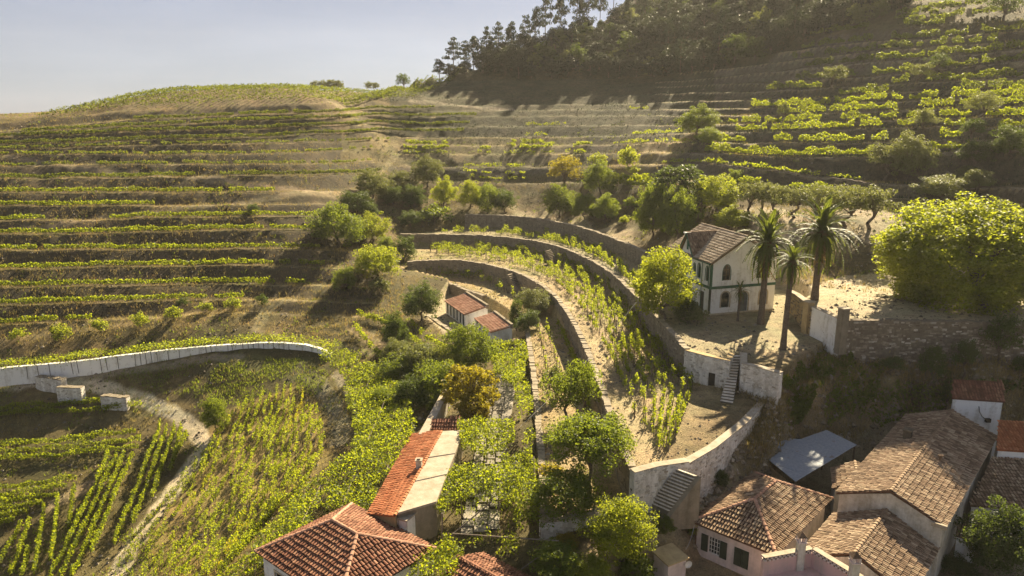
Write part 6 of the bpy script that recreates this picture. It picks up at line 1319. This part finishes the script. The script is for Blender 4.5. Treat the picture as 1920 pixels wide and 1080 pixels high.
pergola('leafy pergola at the far end of the yard alley under the cottages', [(925, 640), (985, 634), (990, 655), (985, 690), (975, 720), (935, 700), (920, 670)], 2.2, 120, .115, .25, 75)
pergola('thin pergola along the stubble wall beside the slab path', [(955, 715), (985, 715), (1000, 760), (1005, 830), (975, 830), (975, 770)], 2.2, 90, .11, .46, 77)
pergola('dense pergola patch next to the concrete terrace', [(858, 786), (920, 780), (965, 795), (962, 830), (930, 850), (880, 850), (856, 820)], 2.4, 150, .11, .2, 79)
pergola('pergola spilling over the end of the concrete terrace', [(800, 905), (850, 870), (930, 872), (955, 900), (930, 940), (870, 935), (830, 965), (800, 945)], 2.5, 150, .11, .26, 81)
pergola('pergola in the middle of the yard beside the large bush', [(935, 850), (1000, 835), (1012, 900), (1005, 975), (960, 985), (940, 930)], 2.3, 140, .11, .3, 83)
pergola('ragged pergola with bare beams in the lower yard', [(835, 1000), (885, 995), (960, 1005), (1010, 995), (1005, 1040), (940, 1040), (860, 1035), (820, 1040)], 2.3, 95, .10, .50, 85)
pergola('yellowing vines beside the red hipped roof', [(770, 1040), (830, 1015), (870, 1035), (860, 1060), (820, 1085), (760, 1090)], 2.2, 140, .11, .25, 87, tb=.2)
# slab path and loose beams in the yard
t = thing('slab_path', 'path of large grey slabs running through the pergola yard', 'path', (float(pz(940, 800, 28.3)[0]), float(pz(940, 800, 28.3)[1]), 28.2)); t['kind'] = 'thing'
rgp = random.Random(4); bm2 = MB(); bm2.box(-.5, .5, -.5, .5, -.06, .0); SLB = [bm2.mesh('slab', plain('path_slab_%s' % nm, c, .9)) for nm, c in (('a', (.23, .205, .165)), ('b', (.29, .26, .21)), ('c', (.18, .165, .135)))]
a_, b_ = ground([945, 900], [705, 1000])
for i in range(34):
    for j in range(3):
        f = (i + .5) / 34; c = a_ * (1 - f) + b_ * f; x = c[0] + (j - 1) * 1.05; y = c[1] + rgp.uniform(-.03, .03); s_ = link('slab', SLB[rgp.randrange(3)], t)
        s_.location = (x - t.location.x, y - t.location.y, Hs(x, y) + .10 - t.location.z); s_.scale = (1.0, abs(a_[1] - b_[1]) / 34 * .96, 1)
for lab, a, b, r in (('long leaning pole crossing the pergola yard', (845, 1000, 28.6), (925, 938, 30.3), .05), ('dark horizontal pole spanning the lower yard to the white wall', (848, 996, 29.3), (1048, 1014, 30.3), .05), ('pale upright post in the pergola yard', (829, 1010, 28.), (829, 962, 30.6), .06), ('short slanting pole near the bottom shrubs', (978, 1062, 28.5), (1022, 1036, 29.6), .04), ('thin upright post by the white wall end', (1024, 1046, 28.6), (1024, 1020, 30.0), .035)):
    A_, B2 = pz(*a), pz(*b); t = thing('pole', lab, 'pole', A_); mb = MB(); mb.bar((0, 0, -.2), Vector(B2) - Vector(A_), r, 6); mb.build('shaft', POSTM, t)
def cable(label, a, b, sag, r=.018):
    A_, B2 = Vector(a), Vector(b); t = thing('cable', label, 'cable', A_); mb = MB(); pts = [(A_.lerp(B2, i / 14) - A_) - Vector((0, 0, sag * 4 * (i / 14) * (1 - i / 14))) for i in range(15)]; mb.tube(pts, [r] * 15, 4); mb.build('wire', M_WIRE, t)
cable('thin pale cable hanging from the manor down over the vine terrace', pz(1258, 478, 41.5), pz(975, 800, 31), 1.2); cable('thin cable looping from the hut to the pink house', pz(1285, 1030, 29), pz(1302, 985, 29.2), .4)
# ------------------------------------------------------------------ ivy on the cliff
def ivy(label, poly, dens, leaf, seed, m, lift=.25, zr=None):
    """creeper over the cliff: leaves just off the ground surface inside the outline"""
    W_ = ground([p[0] for p in poly], [p[1] for p in poly]); rg = np.random.default_rng(seed); lo, hi = W_[:, :2].min(0), W_[:, :2].max(0)
    pr = np.array(poly, float); n = int((pr[:, 0].max() - pr[:, 0].min()) * (pr[:, 1].max() - pr[:, 1].min()) * dens); px = rg.uniform(pr[:, 0].min(), pr[:, 0].max(), n); py = rg.uniform(pr[:, 1].min(), pr[:, 1].max(), n)
    k = sdpoly(px, py, pr) + (vnoise(px, py, 14, seed) - .5) * 26 > 0; px, py = px[k], py[k]; p = ground(px, py, 40, 120, 160); p[:, 1] -= rg.uniform(.02, lift, len(p)); p[:, 2] += rg.uniform(0, lift, len(p)); o = p.mean(0)
    ob = link('ivy', quads_mesh('ivy', leaf_quads(p - o, leaf, rg, .3, bias=np.array([0, -.4, 0])), m, np.clip(rg.normal(.45, .2, len(p)), 0, 1))); ob.location = o; tag(ob, label, 'ivy'); ob['kind'] = 'thing'
ivy('bright ivy spilling from the courtyard corner down the cliff', [(1462, 712), (1500, 690), (1555, 645), (1600, 650), (1600, 690), (1545, 720), (1520, 760), (1500, 800), (1475, 800), (1480, 740)], .55, .2, 5, L_MID)
ivy('green creeper hanging beside the bright ivy', [(1590, 680), (1660, 690), (1650, 740), (1600, 770), (1560, 800), (1540, 760)], .16, .19, 12, L_MID)
ivy('thin creeper straggling over the right part of the cliff', [(1600, 730), (1700, 710), (1790, 720), (1790, 760), (1700, 790), (1640, 800), (1590, 770)], .09, .2, 6, L_MID)
ivy('scattered creeper below the great stone wall', [(1760, 712), (1920, 712), (1920, 735), (1800, 735)], .10, .22, 8, L_DARK)
# ------------------------------------------------------------------ dry grass and weeds
def tufts(name, pts, hgt, m, seed, per=5, spread=.18, w_=.035, tint=.5):
    rg = np.random.default_rng(seed); n = len(pts); p = np.repeat(pts, per, 0) + rg.normal(0, spread, (n * per, 3)) * [1, 1, 0]; k = len(p); h_ = hgt * rg.uniform(.5, 1.4, k); a = rg.uniform(0, 6.28, k); dx = np.stack([np.cos(a), np.sin(a), 0 * a], -1) * w_ * (h_ / hgt)[:, None]
    tip = p + rg.normal(0, .3, (k, 3)) * [1, 1, 0] * h_[:, None]; tip[:, 2] += h_; V = np.stack([p - dx, p + dx, tip], 1); ob = link(name, quads_mesh(name, V, m, np.clip(rg.normal(tint, .22, k), 0, 1), k=3)); ob['kind'] = 'stuff'
def scatter(n, seed, cond, xr=(-120, 110), yr=(45, 215)):
    rg = np.random.default_rng(seed); f = rg.random(n); y = yr[0] * (yr[1] / yr[0]) ** f; x = rg.uniform(-.82, .82, n) * y; z = H(x, y); px, py = proj(np.stack([x, y, z], -1)); k = cond(x, y, z, px, py); return np.stack([x, y, z - .04], -1)[k]
def inz(x, y, z_): return sdpoly(x, y, z_) > .4
def nobuild(x, y): return ~((x > 8) & (y < 70))
patch = lambda x, y, s, sd, lo: vnoise(x, y, 6, sd) * .6 + vnoise(x, y, 1.6, sd + 1) * .4 > lo
tufts('dry_grass', scatter(52000, 3, lambda x, y, z, px, py: nobuild(x, y) & (y > 84) & (y < 172) & patch(x, y, 0, 40, .46) & ~inz(x, y, ZA) & ~inz(x, y, ZB) & ~inz(x, y, ZD) & ~inz(x, y, ZE)), .42, L_GRASS, 4, 4)
tufts('dry_grass', scatter(26000, 5, lambda x, y, z, px, py: nobuild(x, y) & (y < 100) & patch(x, y, 0, 44, .44) & ~inz(x, y, ZA) & ~inz(x, y, ZB) & ~inz(x, y, ZC) & ~inz(x, y, ZD) & ~((px > 840) & (px < 1020) & (py > 700)) & (vnoise(x, y, 9, 77) > .45), yr=(45, 105)), .26, L_GRASS, 6, 5)
tufts('stubble_grass', scatter(30000, 7, lambda x, y, z, px, py: (inz(x, y, ZB) | inz(x, y, ZC)) & patch(x, y, 0, 48, .40), yr=(48, 150)), .16, L_GRASS, 8, 4, .25, .02, .35)
tufts('green_weeds', scatter(26000, 9, lambda x, y, z, px, py: nobuild(x, y) & patch(x, y, 0, 52, .58) & ~inz(x, y, ZA) & ~inz(x, y, ZE) & ~inz(x, y, ZD), yr=(50, 190)), .30, L_MID, 10, 5, .2, .05)
tufts('cliff_grass', scatter(90000, 13, lambda x, y, z, px, py: (sdpoly(x, y, ZG) < .3) & (sdpoly(x, y, ZG) > -7) & (x > 20) & ~inz(x, y, ZA) & ~inz(x, y, ZB) & ~inz(x, y, ZE), yr=(52, 78)), .5, L_GRASS, 14, 4, .25, .035, .45)
tufts('bank_grass', scatter(34000, 17, lambda x, y, z, px, py: (px < 760) & (py > 200) & (py < 640) & (y > 98) & patch(x, y, 0, 91, .36), yr=(98, 185)), .34, L_GRASS, 18, 4, .3, .035, .62)
tufts('bank_weeds', scatter(30000, 19, lambda x, y, z, px, py: (px > 700) & (py > np.where(px > 1620, -60, 60)) & (py < 420) & (y > 110) & ~inz(x, y, ZA) & patch(x, y, 0, 93, .43), yr=(110, 235)), .38, L_WOOD, 20, 4, .35, .06)
# loose field stones
def stones(name, pts, lo, hi, seed, m):
    rg = np.random.default_rng(seed); n = len(pts); s = lo * (hi / lo) ** (rg.random(n) ** 2.2); d6 = np.array([[1, 0, 0], [0, 1, 0], [-1, 0, 0], [0, -1, 0], [0, 0, .75], [0, 0, -.75]], float)
    a = rg.uniform(0, 6.28, n); c_, s_ = np.cos(a), np.sin(a); V = d6[None] * (1 + rg.normal(0, .22, (n, 6, 1))) * s[:, None, None]; X = V[..., 0] * c_[:, None] - V[..., 1] * s_[:, None]; Y = V[..., 0] * s_[:, None] + V[..., 1] * c_[:, None]; V = np.stack([X, Y, V[..., 2]], -1) + pts[:, None] + [0, 0, .06]
    F = [(0, 1, 4), (1, 2, 4), (2, 3, 4), (3, 0, 4), (1, 0, 5), (2, 1, 5), (3, 2, 5), (0, 3, 5)]; T = np.concatenate([V[:, f] for f in map(list, F)]); ob = link(name, quads_mesh(name, T, m, np.tile(rg.random(n), 8), k=3)); ob['kind'] = 'stuff'
stones('field_stones', scatter(26000, 23, lambda x, y, z, px, py: inz(x, y, ZB) | inz(x, y, ZC), yr=(48, 150)), .03, .15, 24, S_TAN)
stones('field_stones', scatter(24000, 25, lambda x, y, z, px, py: nobuild(x, y) & (y > 60) & patch(x, y, 0, 95, .42), yr=(60, 200)), .05, .28, 26, S_SCHIST)
stones('cliff_stones', scatter(60000, 27, lambda x, y, z, px, py: (sdpoly(x, y, ZG) < .6) & (sdpoly(x, y, ZG) > -7) & (x > 14) & ~inz(x, y, ZA) & ~inz(x, y, ZB) & ~inz(x, y, ZE), yr=(50, 78)), .06, .42, 28, S_TAN)
tufts('bowl_grass', scatter(60000, 31, lambda x, y, z, px, py: (px > 180) & (px < 620) & (py > 664) & (py < 770) & (sdpoly(px, py, np.array([(200, 700), (300, 690), (420, 668), (560, 672), (615, 700), (600, 740), (520, 730), (440, 760), (400, 740), (300, 735)], float)) > 0) & patch(x, y, 0, 97, .36), yr=(78, 104)), .26, L_MID, 32, 4, .25, .04)
# ------------------------------------------------------------------ hazy air
mb = MB(); mb.box(-960, 960, -960, 960, -8, 150); hz_m = bpy.data.materials.new('hazy_air'); hz_m.use_nodes = True; nt = hz_m.node_tree
for q_ in list(nt.nodes): nt.nodes.remove(q_)
ho = nt.nodes.new('ShaderNodeOutputMaterial'); pv = nt.nodes.new('ShaderNodeVolumePrincipled'); pv.inputs['Color'].default_value = (.96, .92, .86, 1); pv.inputs['Density'].default_value = HAZE; pv.inputs['Anisotropy'].default_value = .35
nt.links.new(pv.outputs[0], ho.inputs['Volume']); hz = mb.build('haze', hz_m, kind='stuff')
